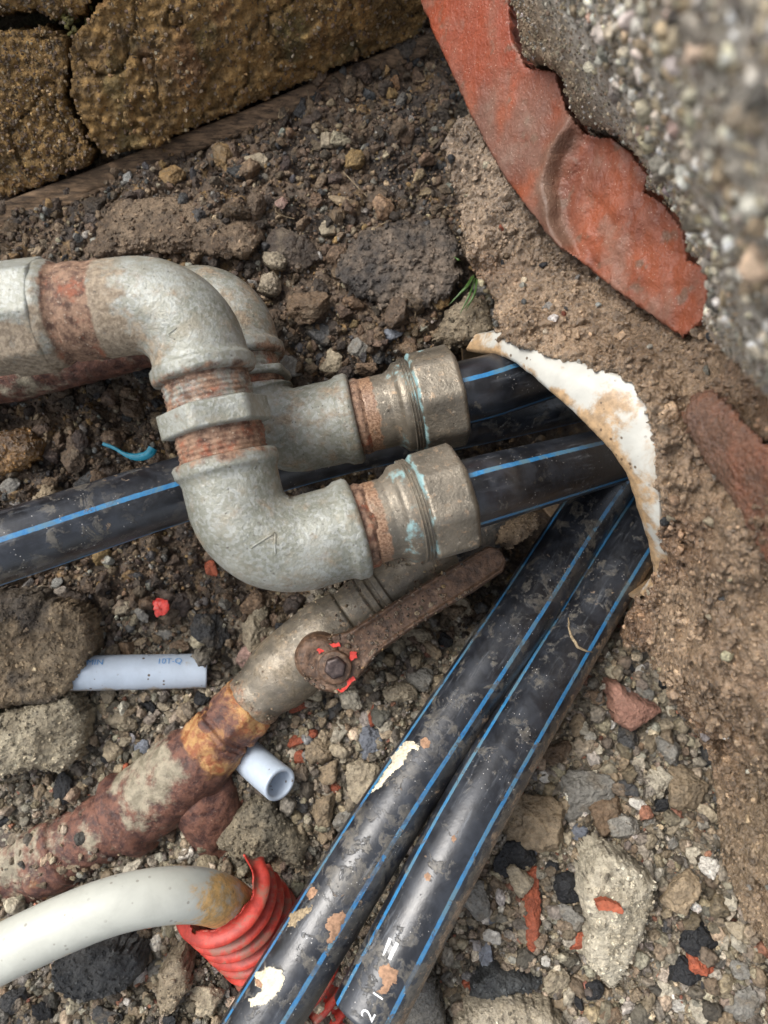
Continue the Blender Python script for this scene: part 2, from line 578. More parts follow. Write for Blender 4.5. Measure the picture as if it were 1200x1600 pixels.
def relief(name, ctrl, n_cam, step, poly, disp, colf, mat, parent=None, skirt=0.03, jit=6.0, edge=0.0, edge_px=14.0, keep=None):
    """a lump of ground or masonry: surface through ctrl points, outline poly (photo points), real sides going back"""
    c = np.array(ctrl, float)
    w = P(c[:, 0], c[:, 1], c[:, 2])
    u, v, n = frame_of(n_cam)
    o = w.mean(0)
    q = w - o
    tps = TPS(np.stack([q @ u, q @ v], 1), q @ n)
    uu, vv = q @ u, q @ v
    pad = 0.012
    gu = np.arange(uu.min() - pad, uu.max() + pad, step)
    gv = np.arange(vv.min() - pad, vv.max() + pad, step)
    U, V = np.meshgrid(gu, gv)
    xy = np.stack([U.ravel(), V.ravel()], 1)
    h = tps(xy)
    w0 = o + xy[:, :1] * u + xy[:, 1:] * v + h[:, None] * n
    px, py, _ = to_px(w0)
    jx = fbm(w0, 90, 3, off=3.1) * jit + fbm(w0, 400, 2, off=9.1) * jit * 0.5
    jy = fbm(w0, 90, 3, off=33.7) * jit + fbm(w0, 400, 2, off=19.1) * jit * 0.5
    ins = in_poly(px + jx, py + jy, poly)
    dd = disp(w0, px, py)
    if edge > 0:
        e = np.clip(poly_dist(px + jx, py + jy, poly) / edge_px, 0, 1)
        dd = dd - edge * (1 - np.sqrt(1 - (1 - e) ** 2))
    w1 = w0 + dd[:, None] * n
    cl = colf(w0, px, py, dd)
    nr, nc = U.shape
    F = grid_faces(nr, nc)
    ok = ins[F].all(1)
    if keep is not None:
        ok &= keep(px, py)[F].all(1)
    F = F[ok]
    # boundary skirt
    E = np.concatenate([F[:, [0, 1]], F[:, [1, 2]], F[:, [2, 3]], F[:, [3, 0]]])
    key = np.sort(E, 1)
    kk = key[:, 0].astype(np.int64) * len(w1) + key[:, 1]
    _, inv, cnt = np.unique(kk, return_inverse=True, return_counts=True)
    B = E[cnt[inv] == 1]
    bv = np.unique(B)
    mp = np.full(len(w1), -1)
    levels = 6
    vs, fs, cs = [w1], [F], [cl]
    prev = np.arange(len(w1))
    total = len(w1)
    if skirt > 0:
        for L in range(1, levels + 1):
            cur = np.full(len(w1), -1)
            cur[bv] = total + np.arange(len(bv))
            off = -n * skirt * L / levels
            jj = w1[bv] + off
            jj = jj + 0.0030 * np.stack([fbm(jj, 170, 3), fbm(jj, 170, 3, off=5.0), fbm(jj, 170, 3, off=8.0)], 1)
            vs.append(jj)
            bx, by, _ = to_px(jj)
            cs.append(colf(jj, bx, by, dd[bv]))
            fs.append(np.stack([B[:, 1] if L == 1 else prev[B[:, 1]], B[:, 0] if L == 1 else prev[B[:, 0]], cur[B[:, 0]], cur[B[:, 1]]], 1))
            prev = cur
            total += len(bv)
    v_all = np.concatenate(vs)
    f_all = np.concatenate(fs)
    c_all = np.concatenate(cs)
    used = np.unique(f_all)
    re = np.full(len(v_all), -1)
    re[used] = np.arange(len(used))
    ob = mesh_obj(name, v_all[used], re[f_all], mat, parent, True, colr=c_all[used])
    sel = np.unique(F)
    return ob, w1[sel], n


# stones ------------------------------------------------------------
def ico(sub):
    t = (1 + 5 ** .5) / 2
    v = np.array([(-1, t, 0), (1, t, 0), (-1, -t, 0), (1, -t, 0), (0, -1, t), (0, 1, t), (0, -1, -t), (0, 1, -t), (t, 0, -1), (t, 0, 1), (-t, 0, -1), (-t, 0, 1)], float)
    f = np.array([(0, 11, 5), (0, 5, 1), (0, 1, 7), (0, 7, 10), (0, 10, 11), (1, 5, 9), (5, 11, 4), (11, 10, 2), (10, 7, 6), (7, 1, 8), (3, 9, 4), (3, 4, 2), (3, 2, 6), (3, 6, 8), (3, 8, 9), (4, 9, 5), (2, 4, 11), (6, 2, 10), (8, 6, 7), (9, 8, 1)])
    v = nrm(v)
    for _ in range(sub):
        d, vl, nf = {}, list(v), []

        def mid(a, b):
            k = (min(a, b), max(a, b))
            if k not in d:
                m = vl[a] + vl[b]
                vl.append(m / np.linalg.norm(m))
                d[k] = len(vl) - 1
            return d[k]
        for a, b, c in f:
            x, y, z = mid(a, b), mid(b, c), mid(c, a)
            nf += [(a, x, z), (b, y, x), (c, z, y), (x, y, z)]
        v, f = np.array(vl), np.array(nf)
    return v, f


ICO = [ico(s) for s in range(5)]


def rand_rot(n):
    q = nrm(rng.normal(size=(n, 4)))
    a, b, c, d = q.T
    return np.stack([np.stack([1 - 2 * (c * c + d * d), 2 * (b * c - a * d), 2 * (b * d + a * c)], -1),
                     np.stack([2 * (b * c + a * d), 1 - 2 * (b * b + d * d), 2 * (c * d - a * b)], -1),
                     np.stack([2 * (b * d - a * c), 2 * (c * d + a * b), 1 - 2 * (b * b + c * c)], -1)], 1)


def stones(n, sub, planes=9, sharp=1.0, aspect=(0.6, 1.0)):
    """n unit angular stones: directions clipped by random planes"""
    B, F = ICO[sub]
    out = np.empty((n, len(B), 3))
    for k in range(0, n, 2000):
        m = min(2000, n - k)
        N = nrm(rng.normal(size=(m, planes, 3)))
        D = rng.uniform(0.55, 0.95, (m, planes))
        dots = np.einsum('mpk,bk->mpb', N, B)
        r = np.where(dots > 0.05, D[:, :, None] / np.maximum(dots, 0.05), 9)
        r = np.minimum(r.min(1), 1.0 if sharp < 1 else 1.12)
        v = B[None] * r[:, :, None]
        sc = rng.uniform(aspect[0], aspect[1], (m, 3))
        sc[:, 0] = 1.0
        out[k:k + m] = np.einsum('mij,mbj->mbi', rand_rot(m), v * sc[:, None])
    return out, F


def grains(name, pos, size, cols, mat, sub=0, smooth=False, parent=None, flat=None, asp=(0.55, 1.0)):
    S, F = stones(len(pos), sub, 8 if sub == 0 else 10, aspect=asp)
    if flat is not None:
        S = S * np.array(flat)
    if sub > 0:
        S = S * (1 + {1: .10, 2: .075, 3: .05}.get(sub, .04) * rng.normal(size=S.shape[:2] + (1,)))
    v = S * size[:, None, None] + pos[:, None]
    nb = v.shape[1]
    f = (F[None] + (np.arange(len(pos)) * nb)[:, None, None]).reshape(-1, 3)
    c = np.repeat(cols, nb, 0)
    if sub > 0:
        c = c * (1 + 0.25 * rng.normal(size=(len(c), 1)))
    return mesh_obj(name, v.reshape(-1, 3), f, mat, parent, smooth, colr=c)


PAL = {
    'beige': (0.34, 0.285, 0.20), 'tan': (0.27, 0.205, 0.13), 'grey': (0.215, 0.205, 0.18), 'dark': (0.055, 0.055, 0.055),
    'coal': (0.014, 0.015, 0.017), 'red': (0.33, 0.085, 0.04), 'cream': (0.50, 0.45, 0.35), 'brown': (0.15, 0.10, 0.06),
    'blue': (0.17, 0.185, 0.215), 'white': (0.58, 0.55, 0.49), 'soil': (0.135, 0.095, 0.062), 'darksoil': (0.06, 0.044, 0.032),
    'ochre': (0.26, 0.165, 0.07), 'pink': (0.36, 0.23, 0.19)}


def pick(names, weights, n, var=0.28, dust=0.0):
    w = np.array(weights, float)
    idx = rng.choice(len(names), n, p=w / w.sum())
    c = np.array([PAL[k] for k in names])[idx]
    c = c * (1 - dust) + np.array((0.25, 0.205, 0.145)) * dust
    return c * np.exp(rng.normal(size=(n, 1)) * var) * (1 + 0.028 * rng.normal(size=(n, 3)))


GRAVEL = (['beige', 'tan', 'grey', 'dark', 'coal', 'red', 'cream', 'brown', 'blue', 'white'], [30, 24, 22, 7, 13, 2.5, 14, 11, 1.5, 5])
SOILP = (['soil', 'brown', 'darksoil', 'tan', 'grey', 'ochre', 'beige', 'dark'], [34, 24, 20, 8, 7, 4, 3, 6])


def lerp(a, b, t):
    t = np.asarray(t)[..., None]
    return np.array(a) * (1 - t) + np.array(b) * t


def sstep(x, a, b):
    t = np.clip((x - a) / (b - a), 0, 1)
    return t * t * (3 - 2 * t)


# ------------------------------------------------------------------ THE GROUND
FC = [(700, 1590, .402), (1000, 1590, .392), (1190, 1590, .382), (1190, 1400, .392), (1000, 1400, .405), (1000, 1200, .425), (1000, 1060, .437),
      (900, 1100, .437), (800, 1400, .407), (850, 1250, .420), (600, 1150, .430), (650, 1000, .445), (760, 930, .46), (600, 1300, .425),
      (500, 1450, .425), (20, 1590, .405), (200, 1570, .402), (300, 1580, .402), (100, 1400, .432), (450, 1280, .425), (200, 1130, .438),
      (60, 1280, .435), (200, 960, .44), (350, 1000, .44), (100, 960, .435), (100, 700, .445), (200, 650, .452), (20, 780, .437), (300, 900, .445),
      (450, 980, .44), (500, 800, .462), (700, 700, .485), (850, 750, .53), (950, 800, .53), (480, 560, .437), (560, 540, .43), (650, 540, .428), (700, 540, .43),
      (600, 420, .435), (520, 330, .445), (450, 420, .437), (350, 340, .427), (250, 340, .43), (180, 350, .435), (80, 390, .445), (0, 400, .447),
      (50, 345, .455), (300, 270, .453), (450, 205, .458), (560, 130, .462), (660, 110, .468), (700, 200, .458), (720, 350, .45), (640, 250, .456),
      (760, 520, .45), (900, 950, .46), (1000, 950, .47), (1150, 1200, .43), (1250, 1000, .47), (850, 400, .50), (1000, 300, .55), (1100, 700, .53),
      (300, 100, .52), (600, -50, .52), (0, 150, .52), (0, 600, .455), (0, 1450, .43), (350, 640, .455)]


def build_ground():
    c = np.array(FC)
    w = P(c[:, 0], c[:, 1], c[:, 2])
    far = []
    for x in (-1.6, -0.8, -.45, 0, .45, 0.8, 1.6):
        for y in (-1.5, -0.7, -.4, .55, 0.9, 1.6):
            far.append((x, y, 0.0 if y < 0 else -0.03))
    for y in (-.2, 0, .2, .4):
        for x in (-1.6, -.8, -.45, .45, .8, 1.6):
            far.append((x, y, -.01 if x < 0 else -.04))
    w = np.concatenate([w, np.array(far)])
    tps = TPS(w[:, :2], w[:, 2], 1e-5)

    def axis(a, b, far_, st_):
        mid_ = np.arange(a, b, st_)
        lo, hi = [a], [b]
        s = st_
        while lo[-1] > -far_:
            s *= 1.18
            lo.append(lo[-1] - s)
        s = st_
        while hi[-1] < far_:
            s *= 1.18
            hi.append(hi[-1] + s)
        return np.concatenate([lo[:0:-1], mid_, hi])
    gx = axis(-.25, .24, 1.8, .0012)
    gy = axis(-.21, .47, 1.8, .0012)
    X, Y = np.meshgrid(gx, gy)
    xy = np.stack([X.ravel(), Y.ravel()], 1)
    z = tps(xy)
    w0 = np.column_stack([xy, z])
    px, py, _ = to_px(w0)
    grav = sstep(py + 0.05 * (px - 500) + 60 * fbm(w0, 14, 2), 900, 1010)
    d = 0.0085 * fbm(w0, 34, 4) + 0.0032 * fbm(w0, 130, 4, 0.6)
    wd3, wi3 = worley(w0 + .002 * np.stack([fbm(w0, 120, 2), fbm(w0, 120, 2, off=3.), 0 * w0[:, 0]], 1), 62.0, 9.0)
    d += .0120 * np.clip(.7 - wd3, 0, 1) * (.3 + wi3) * (1 - .5 * grav)
    wd, wi = worley(w0, 150.0)
    wd2, wi2 = worley(w0, 340.0, 4.0)
    lump = np.clip(0.75 - wd, 0, 1) * (0.35 + wi)
    d += (0.0052 * lump + 0.0018 * np.clip(.7 - wd2, 0, 1)) * (0.9 + 0.2 * grav)
    w1 = w0 + np.column_stack([0 * d, 0 * d, d])
    t1 = fbm(w0, 30, 4, off=2)
    t2 = fbm(w0, 110, 4, 0.6, off=5)
    soilc = lerp((0.060, 0.044, 0.032), (0.18, 0.125, 0.080), sstep(t1 + 0.7 * t2, -0.5, 0.5))
    soilc = np.where((sstep(wi, 0.86, 0.9) > .5)[:, None], lerp(PAL['ochre'], PAL['brown'], wi2), soilc)
    # black ashy soil along the foot of the brick wall and beside the dark stone
    ash = sstep(fbm(w0, 22, 3, off=8) + 0.5 * np.exp(-((px - 640) / 130) ** 2 - ((py - 330) / 150) ** 2), 0.12, 0.4)
    soilc = lerp(soilc, 0, 0) * (1 - 0.55 * ash[:, None]) + np.array((0.03, 0.029, 0.03)) * 0.55 * ash[:, None]
    gravc = lerp((0.12, 0.105, 0.08), (0.27, 0.23, 0.17), sstep(t1 + t2, -0.5, 0.5))
    gravc = gravc * (0.75 + 0.5 * wi2[:, None])
    cl = soilc * (1 - grav[:, None]) + gravc * grav[:, None]
    o = mesh_obj('trench_floor', w1, grid_faces(len(gy), len(gx)), M['soil'], colr=cl)
    o['kind'] = 'structure'
    return tps, w1.reshape(len(gy), len(gx), 3), gx, gy


tps_floor, FL, FGX, FGY = build_ground()


def floor_z(x, y):
    i = np.clip(np.searchsorted(FGX, x) - 1, 0, len(FGX) - 2)
    j = np.clip(np.searchsorted(FGY, y) - 1, 0, len(FGY) - 2)
    return np.maximum(FL[j, i, 2], FL[j + 1, i + 1, 2])


def on_floor(px, py):
    """world point of the ground under a photo point"""
    px, py = np.atleast_1d(np.asarray(px, float)), np.atleast_1d(np.asarray(py, float))
    d = np.full(px.shape, 0.43)
    for _ in range(12):
        w = P(px, py, d)
        err = w[:, 2] - floor_z(w[:, 0], w[:, 1])
        d = d + err * 0.9
    return P(px, py, d)


# ------------------------------------------------------------------ FOUNDATION WALL (upper left): weathered stone blocks
fw_root = thing('foundation_wall', P(300, 240, .47), 'yellow-brown crumbling stone wall at the upper left above the timber strip', 'wall')


def sand_col(dark=1.0):
    def f(w, px, py, d):
        a = fbm(w, 45, 5, 0.6, off=1.0)
        b = fbm(w, 200, 4, 0.6, off=4.0)
        c = lerp((0.115, 0.068, 0.022), (0.37, 0.22, 0.075), sstep(a + b * .8, -0.5, 0.5))
        g = sstep(fbm(w, 30, 4, off=12), 0.15, 0.4)
        c = c * (1 - .4 * g[:, None]) + np.array((0.13, 0.125, 0.05)) * .4 * g[:, None]
        r = sstep(fbm(w, 26, 3, off=22), 0.2, 0.45)
        c = c * (1 - .5 * r[:, None]) + np.array((0.19, 0.085, 0.035)) * .5 * r[:, None]
        return c * dark
    return f


def sand_disp(w, px, py):
    wd, wi = worley(w, 210.0, 1.5)
    wd2, wi2 = worley(w, 90.0, 4.5)
    return 0.0070 * fbm(w, 24, 5, .62) + .0050 * (.5 - wd2) * wi2 - .004 * sstep(np.abs(fbm(w, 22, 3, off=13.)), .03, .0) + 0.0022 * np.clip(.75 - wd, 0, 1) * (0.3 + wi) * 2 + 0.0020 * fbm(w, 260, 4, .6)


NW = (0.10, -0.55, 0.83)
wall_blocks = [
    ([(-150, 60), (60, 42), (98, 55), (110, 100), (98, 150), (122, 190), (146, 236), (140, 258), (60, 292), (-150, 360)],
     [(-150, 60, .395), (-150, 340, .44), (0, 60, .40), (0, 180, .42), (0, 300, .445), (100, 60, .405), (110, 150, .42), (140, 250, .44), (60, 280, .444)]),
    ([(106, 75), (132, 30), (178, -20), (210, -300), (900, -300), (690, -20), (652, 58), (560, 95), (450, 140), (330, 190), (235, 235), (158, 246), (135, 205), (108, 150)],
     [(112, 75, .405), (150, 20, .40), (200, -300, .33), (900, -300, .35), (690, 0, .43), (640, 60, .455), (560, 95, .452), (450, 140, .45), (330, 190, .445),
      (230, 235, .441), (160, 240, .44), (300, 60, .41), (450, 30, .415), (560, 20, .425), (400, -120, .38)]),
    ([(-150, -300), (190, -300), (165, -30), (128, 25), (96, 38), (50, 18), (-150, 40)],
     [(-150, -300, .34), (190, -300, .335), (0, 20, .40), (120, 20, .408), (-150, 30, .40), (0, -120, .375)]),
]
for poly, ctrl in wall_blocks:
    ob, pts, nn = relief('stone_block', ctrl, NW, .0013, poly, sand_disp, sand_col(), M['sandstone'], fw_root, skirt=.05, jit=8, edge=.0035, edge_px=9)
    k = rng.choice(len(pts), min(1800, len(pts)), replace=False)
    s = rng.uniform(.0006, .0016, len(k))
    g = grains('grit', pts[k], s, pick(['ochre', 'tan', 'brown', 'soil', 'beige'], [6, 2, 5, 5, .5], len(k)), M['rubble'], 0, False, fw_root)
    g['kind'] = 'stuff'
relief('mortar_bed', [(-200, -350, .40), (950, -350, .42), (-200, 400, .49), (700, 60, .50), (300, 260, .49), (300, 0, .46)], NW, .004,
       [(-200, -340), (940, -340), (700, 60), (300, 260), (-200, 390)], lambda w, x, y: .004 * fbm(w, 80, 3),
       lambda w, x, y, d: lerp((0.05, 0.035, 0.018), (0.09, 0.075, 0.03), sstep(fbm(w, 60, 3), -.3, .3)), M['soil'], fw_root, skirt=.02)
def prism(name, pts8, mat, parent, c):
    v = np.array(pts8, float)
    f = np.array([(0, 1, 2, 3), (7, 6, 5, 4), (0, 4, 5, 1), (1, 5, 6, 2), (2, 6, 7, 3), (3, 7, 4, 0)])
    return mesh_obj(name, v, f, mat, parent, False, colr=np.tile(c, (8, 1)))


def box8(x0, x1, y0, y1, z0, z1, rot=0.38, piv=(0.05, 0.36)):
    o = []
    for z in (z0, z1):
        for x, y in ((x0, y0), (x1, y0), (x1, y1), (x0, y1)):
            X, Y = x - piv[0], y - piv[1]
            o.append((piv[0] + X * math.cos(rot) - Y * math.sin(rot), piv[1] + X * math.sin(rot) + Y * math.cos(rot), z))
    return o


prism('wall_core', box8(-1.4, .10, .47, .80, -.08, .20), M['sandstone'], fw_root, (0.20, 0.15, 0.09))
# moss and crumbs in the vertical joint
mp = P(rng.normal(112, 14, 90), rng.normal(18, 16, 90), rng.uniform(.408, .42, 90))
g = grains('moss', mp, rng.uniform(.001, .0026, 90), np.tile((0.13, 0.115, 0.03), (90, 1)) * np.exp(rng.normal(size=(90, 1)) * .3), M['rubble'], 1, True, fw_root)
g['kind'] = 'stuff'

# ------------------------------------------------------------------ BRICK WALL (right): mud render, red bricks
bw_root = thing('brick_wall', P(1050, 800, .40), 'mud-smeared brick wall on the right with the pipe sleeve coming out of it', 'wall')
NB = (-0.40, -0.12, 0.90)
RIM = [(728, 545, .405), (790, 556, .378), (850, 600, .358), (905, 650, .347), (945, 690, .342), (978, 735, .340), (1000, 800, .347), (1018, 860, .357),
       (1022, 900, .367), (1003, 930, .380)]
OUT = [(742, 522, .402), (800, 522, .378), (868, 558, .357), (950, 582, .339), (1003, 607, .330), (1024, 680, .326), (1030, 760, .331), (1034, 830, .342),
       (1046, 862, .350), (1016, 936, .377)]
mud_poly = [(690, 232), (705, 205), (735, 170), (800, 100), (960, 60), (1300, 200), (1500, 500), (1500, 2000), (1215, 1750), (1192, 1590), (1210, 1500), (1160, 1420),
            (1128, 1340), (1120, 1240), (1108, 1180), (1060, 1120), (1040, 1060), (1010, 1025), (990, 1005), (968, 992), (975, 970), (990, 945)] + \
           [(1004, 928), (1018, 912), (1030, 860), (1028, 800), (1022, 720), (1008, 640), (985, 600)] + \
           [(930, 578), (868, 562), (815, 545), (778, 525), (772, 500), (768, 470), (745, 430), (728, 400), (716, 330), (708, 280)]
mud_ctrl = [(690, 225, .415), (705, 290, .412), (720, 370, .408), (740, 430, .404), (768, 500, .398), (740, 170, .415), (800, 260, .392), (850, 400, .392),
            (830, 500, .377), (790, 525, .384), (868, 556, .356), (950, 578, .338), (1003, 603, .329), (1026, 680, .325), (1033, 760, .330), (1037, 830, .341),
            (1050, 862, .347), (1020, 936, .375), (960, 486, .364), (1050, 548, .336), (900, 330, .40), (960, 100, .37), (1100, 400, .345), (1120, 620, .313),
            (1200, 600, .28), (1200, 750, .275), (1150, 850, .298), (1200, 950, .285), (1100, 800, .312), (1100, 950, .325), (1070, 1050, .352), (1000, 1000, .405), (955, 960, .432),
            (1050, 1120, .392), (1110, 1180, .385), (1200, 1150, .325), (1130, 1300, .392), (1200, 1350, .352), (1200, 1500, .37), (1215, 1700, .375), (1500, 2000, .30),
            (1500, 500, .19), (1500, 1100, .23), (1300, 200, .27), (1350, 1500, .30)]


def mud_disp(w, px, py):
    wd, wi = worley(w, 190.0, 2.5)
    fold = np.abs(fbm(w, 42, 4, off=6.0))
    rough = 0.6 + 0.8 * sstep(fbm(w, 20, 2, off=15), -.2, .2)
    wd2, wi2 = worley(w, 360.0, 8.5)
    wob = w + .004 * np.stack([fbm(w, 90, 2), fbm(w, 90, 2, off=3.), fbm(w, 90, 2, off=6.)], 1)
    wd3, wi3 = worley(wob, 85.0, 1.5)
    ridge_ = 1 - np.abs(fbm(wob, 75, 4, .55, off=21.)) * 2.4
    low = sstep(py, 560, 700)
    wd4, wi4 = worley(wob, 46.0, 7.5)
    led = fbm(wob, 30, 4, .55, off=41.)
    led = .006 * (np.floor(led * 5) + sstep(led * 5 % 1, .55, .95)) / 1.6
    return 0.0090 * fbm(w, 26, 4, off=3) - 0.0075 * fold + low * (led + .012 * np.clip(.7 - wd4, 0, 1) * (wi4 - .25)) + (.0095 * np.clip(.8 - wd3, 0, 1) * (wi3 - .1) + .0026 * ridge_ + 0.0046 * np.clip(.75 - wd, 0, 1) * (0.2 + wi)
                                                           + .0026 * np.clip(.75 - wd2, 0, 1) * (.3 + wi2) + 0.0030 * fbm(w, 240, 4, .62)) * rough


def mud_col(w, px, py, d):
    a = fbm(w, 32, 4, off=2.0)
    b = fbm(w, 170, 4, 0.6, off=7.0)
    c = lerp((0.185, 0.122, 0.072), (0.39, 0.275, 0.175), sstep(a + b * .7, -.5, .5))
    # greyer dried skin on the upper ledge, redder earth low on the right
    up = sstep(py, 560, 250)
    c = c * (1 - .45 * up[:, None]) + np.array((0.25, 0.20, 0.15)) * .45 * up[:, None]
    red = sstep(fbm(w, 18, 3, off=31) + 0.25 * sstep(px, 1000, 1150), 0.1, 0.45)
    c = c * (1 - .45 * red[:, None]) + np.array((0.24, 0.125, 0.065)) * .45 * red[:, None]
    lo = sstep(py, 1050, 1250)
    return c * (1 - .35 * lo[:, None]) + np.array((0.25, 0.195, 0.12)) * .35 * lo[:, None]


ob, pts, nn = relief('mud_render', mud_ctrl, NB, .0008, mud_poly, mud_disp, mud_col, M['mud'], bw_root, skirt=.035, jit=8, edge=.004, edge_px=12)
k = rng.choice(len(pts), 9000, replace=False)
kp = pts[k]
s = rng.uniform(.0005, .0014, len(k)) * np.exp(rng.normal(size=len(k)) * .3)
g = grains('grit', kp, s, mud_col(kp, *to_px(kp)[:2], 0) * np.exp(rng.normal(size=(len(k), 1)) * .35), M['mud'], 0, False, bw_root)
g['kind'] = 'stuff'
k = rng.choice(len(pts), 950, replace=False)
kp = pts[k]
g = grains('mud_lumps', kp, np.minimum(np.exp(rng.normal(math.log(.0016), .42, len(k))), .0052), mud_col(kp, *to_px(kp)[:2], 0) * np.exp(rng.normal(size=(len(k), 1)) * .22), M['mud'], 2, True, bw_root)
g['kind'] = 'stuff'
k = rng.choice(len(pts), 160, replace=False)
g = grains('pebble_grit', pts[k] + nn * .0006, rng.uniform(.0012, .0028, 160), pick(*GRAVEL, 160), M['rubble'], 2, True, bw_root)
g['kind'] = 'stuff'


# bricks
def brick_disp(w, px, py):
    base = 0.0012 * fbm(w, 50, 4) + 0.0004 * fbm(w, 300, 3)
    # the broken hollow in the lower half of the upper brick, edged by a curved arris
    ax = np.interp(py, [150, 200, 240, 290, 340, 400], [905, 888, 862, 850, 858, 885])
    hol = sstep(px - ax + 8 * fbm(w, 60, 3), -4, 14) * sstep(py, 170, 215)
    arr = np.exp(-((px - ax) / 13.0) ** 2) * sstep(py, 160, 220) * sstep(py, 420, 380)
    return base - 0.0075 * hol + 0.0030 * arr + hol * (0.0022 * fbm(w, 75, 5, .62, off=5) + .0022 * (.5 - worley(w, 95., 3.)[0])) + .0004 * fbm(w, 160, 3)


def brick_col(w, px, py, d):
    a = fbm(w, 40, 4, off=1)
    c = lerp((0.15, 0.043, 0.022), (0.25, 0.066, 0.028), sstep(a, -.3, .3))
    top = sstep(py, 200, 80) * sstep(px - 0.55 * py, 620, 660)
    c = c * (1 - .55 * top[:, None]) + np.array((0.27, 0.052, 0.024)) * .55 * top[:, None]
    ax = np.interp(py, [150, 200, 240, 290, 340, 400], [905, 888, 862, 850, 858, 885])
    film = sstep(px - ax, 40, -5) * sstep(fbm(w, 60, 3, off=9) + .5, 0.1, .7) * sstep(py, 40, 190)
    c = c * (1 - .8 * film[:, None]) + np.array((0.15, 0.078, 0.056)) * .8 * film[:, None]
    gr_ = np.exp(-((px - ax - 4) / 15.0) ** 2) * sstep(py, 170, 230) * sstep(py, 410, 370)
    gr_ = np.maximum(gr_, sstep(fbm(w, 70, 4, .6, off=17), .22, .4)) * .75
    c = c * (1 - gr_[:, None]) + np.array((0.125, 0.082, 0.055)) * gr_[:, None]
    return c


b1_poly = [(640, -120), (655, 0), (680, 62), (735, 180), (770, 250), (812, 312), (850, 362), (880, 392), (960, 455), (1060, 526), (1102, 490), (1098, 408), (1066, 400),
           (1064, 352), (1030, 310), (998, 292), (1006, 262), (975, 225), (950, 208), (905, 200), (886, 172), (868, 112), (822, 102), (800, 60), (785, -120)]
relief('brick', planar([(640, -120, .40), (655, 0, .395), (735, 180, .398), (812, 312, .388), (785, -120, .36), (790, 0, .362), (868, 130, .362), (885, 200, .36), (850, 290, .377),
                 (880, 390, .37), (1000, 290, .335), (960, 455, .345), (1060, 526, .313), (1102, 490, .302), (1098, 408, .305)]),
       (-0.55, -0.10, 0.83), .0009, b1_poly, brick_disp, brick_col, M['brick'], bw_root, skirt=.03, jit=2.5, edge=.0012, edge_px=5)
b2_poly = [(1064, 655), (1078, 618), (1112, 604), (1150, 640), (1230, 720), (1330, 800), (1330, 1000), (1205, 892), (1150, 800), (1092, 712)]
relief('brick', [(1064, 650, .302), (1110, 604, .293), (1200, 690, .264), (1330, 800, .232), (1330, 1000, .238), (1200, 890, .276), (1150, 800, .288), (1092, 712, .300), (1150, 720, .279)],
       NB, .0012, b2_poly, lambda w, x, y: .0012 * fbm(w, 60, 4) + .0010 * fbm(w, 220, 3),
       lambda w, x, y, d: lerp((0.17, 0.085, 0.05), (0.27, 0.105, 0.055), sstep(fbm(w, 50, 4), -.35, .3)), M['mud'], bw_root, skirt=.025, jit=4, edge=.004, edge_px=14)

# concrete on top of the wall, close to the lens
sl_poly = [(780, -160), (795, 0), (815, 85), (845, 98), (870, 108), (886, 165), (910, 195), (952, 205), (980, 228), (1010, 262), (1006, 292), (1036, 308), (1070, 350), (1072, 396),
           (1102, 408), (1110, 470), (1092, 505), (1135, 560), (1180, 600), (1265, 650), (1420, 720), (1700, 700), (1700, -300), (780, -300)]
sl_ctrl = [(780, -160, .335), (795, 0, .345), (830, 95, .35), (900, 60, .30), (886, 170, .345), (950, 205, .33), (1005, 270, .318), (1036, 308, .312), (1070, 370, .305), (1105, 450, .297),
           (1090, 540, .30), (1150, 620, .283), (1200, 660, .262), (950, 0, .250), (1000, 110, .238), (1100, 200, .195), (1100, 350, .235), (1200, 100, .152), (1200, 400, .19), (1200, 0, .145),
           (1050, 0, .195), (1200, 540, .225), (1700, -300, .10), (1700, 700, .14), (1400, 300, .14), (1420, 800, .20), (1000, -300, .21)]
sl_ctrl = [(x, y, d * (1 - .16 * float(sstep(np.array(x - .35 * y), 880, 1050)))) for x, y, d in sl_ctrl]
cs_root = thing('concrete_slab', P(1150, 300, .24), 'rough grey aggregate concrete close to the lens at the upper right', 'concrete')
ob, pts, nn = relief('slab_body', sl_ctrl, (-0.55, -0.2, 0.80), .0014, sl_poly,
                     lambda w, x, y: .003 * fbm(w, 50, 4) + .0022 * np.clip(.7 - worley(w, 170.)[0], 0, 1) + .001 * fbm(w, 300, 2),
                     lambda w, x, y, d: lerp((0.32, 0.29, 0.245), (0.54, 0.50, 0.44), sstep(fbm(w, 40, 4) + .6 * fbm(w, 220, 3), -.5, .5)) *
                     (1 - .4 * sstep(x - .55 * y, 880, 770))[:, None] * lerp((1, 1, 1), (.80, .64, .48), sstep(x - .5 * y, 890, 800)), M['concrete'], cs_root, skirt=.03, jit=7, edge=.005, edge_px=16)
qx, qy, _ = to_px(pts)
k = rng.choice(np.nonzero(qx - .5 * qy + 40 * fbm(pts, 40, 2) > 880)[0], 1500, replace=False)
s = np.exp(rng.normal(math.log(.0017), .45, len(k)))
g = grains('aggregate', pts[k], np.minimum(s, .0048), pick(['beige', 'grey', 'white', 'cream', 'tan', 'dark', 'pink'], [10, 12, 12, 10, 6, 2, 1], len(k), .3, .3) * 1.5, M['rubble'], 1, True, cs_root)
g['kind'] = 'stuff'
k = rng.choice(len(pts), 5000, replace=False)
g = grains('grit', pts[k], rng.uniform(.0005, .0012, len(k)), pick(['beige', 'grey', 'white', 'tan', 'dark', 'brown'], [6, 6, 2, 8, 2, 4], len(k), .28, .3), M['rubble'], 0, False, cs_root)
g['kind'] = 'stuff'


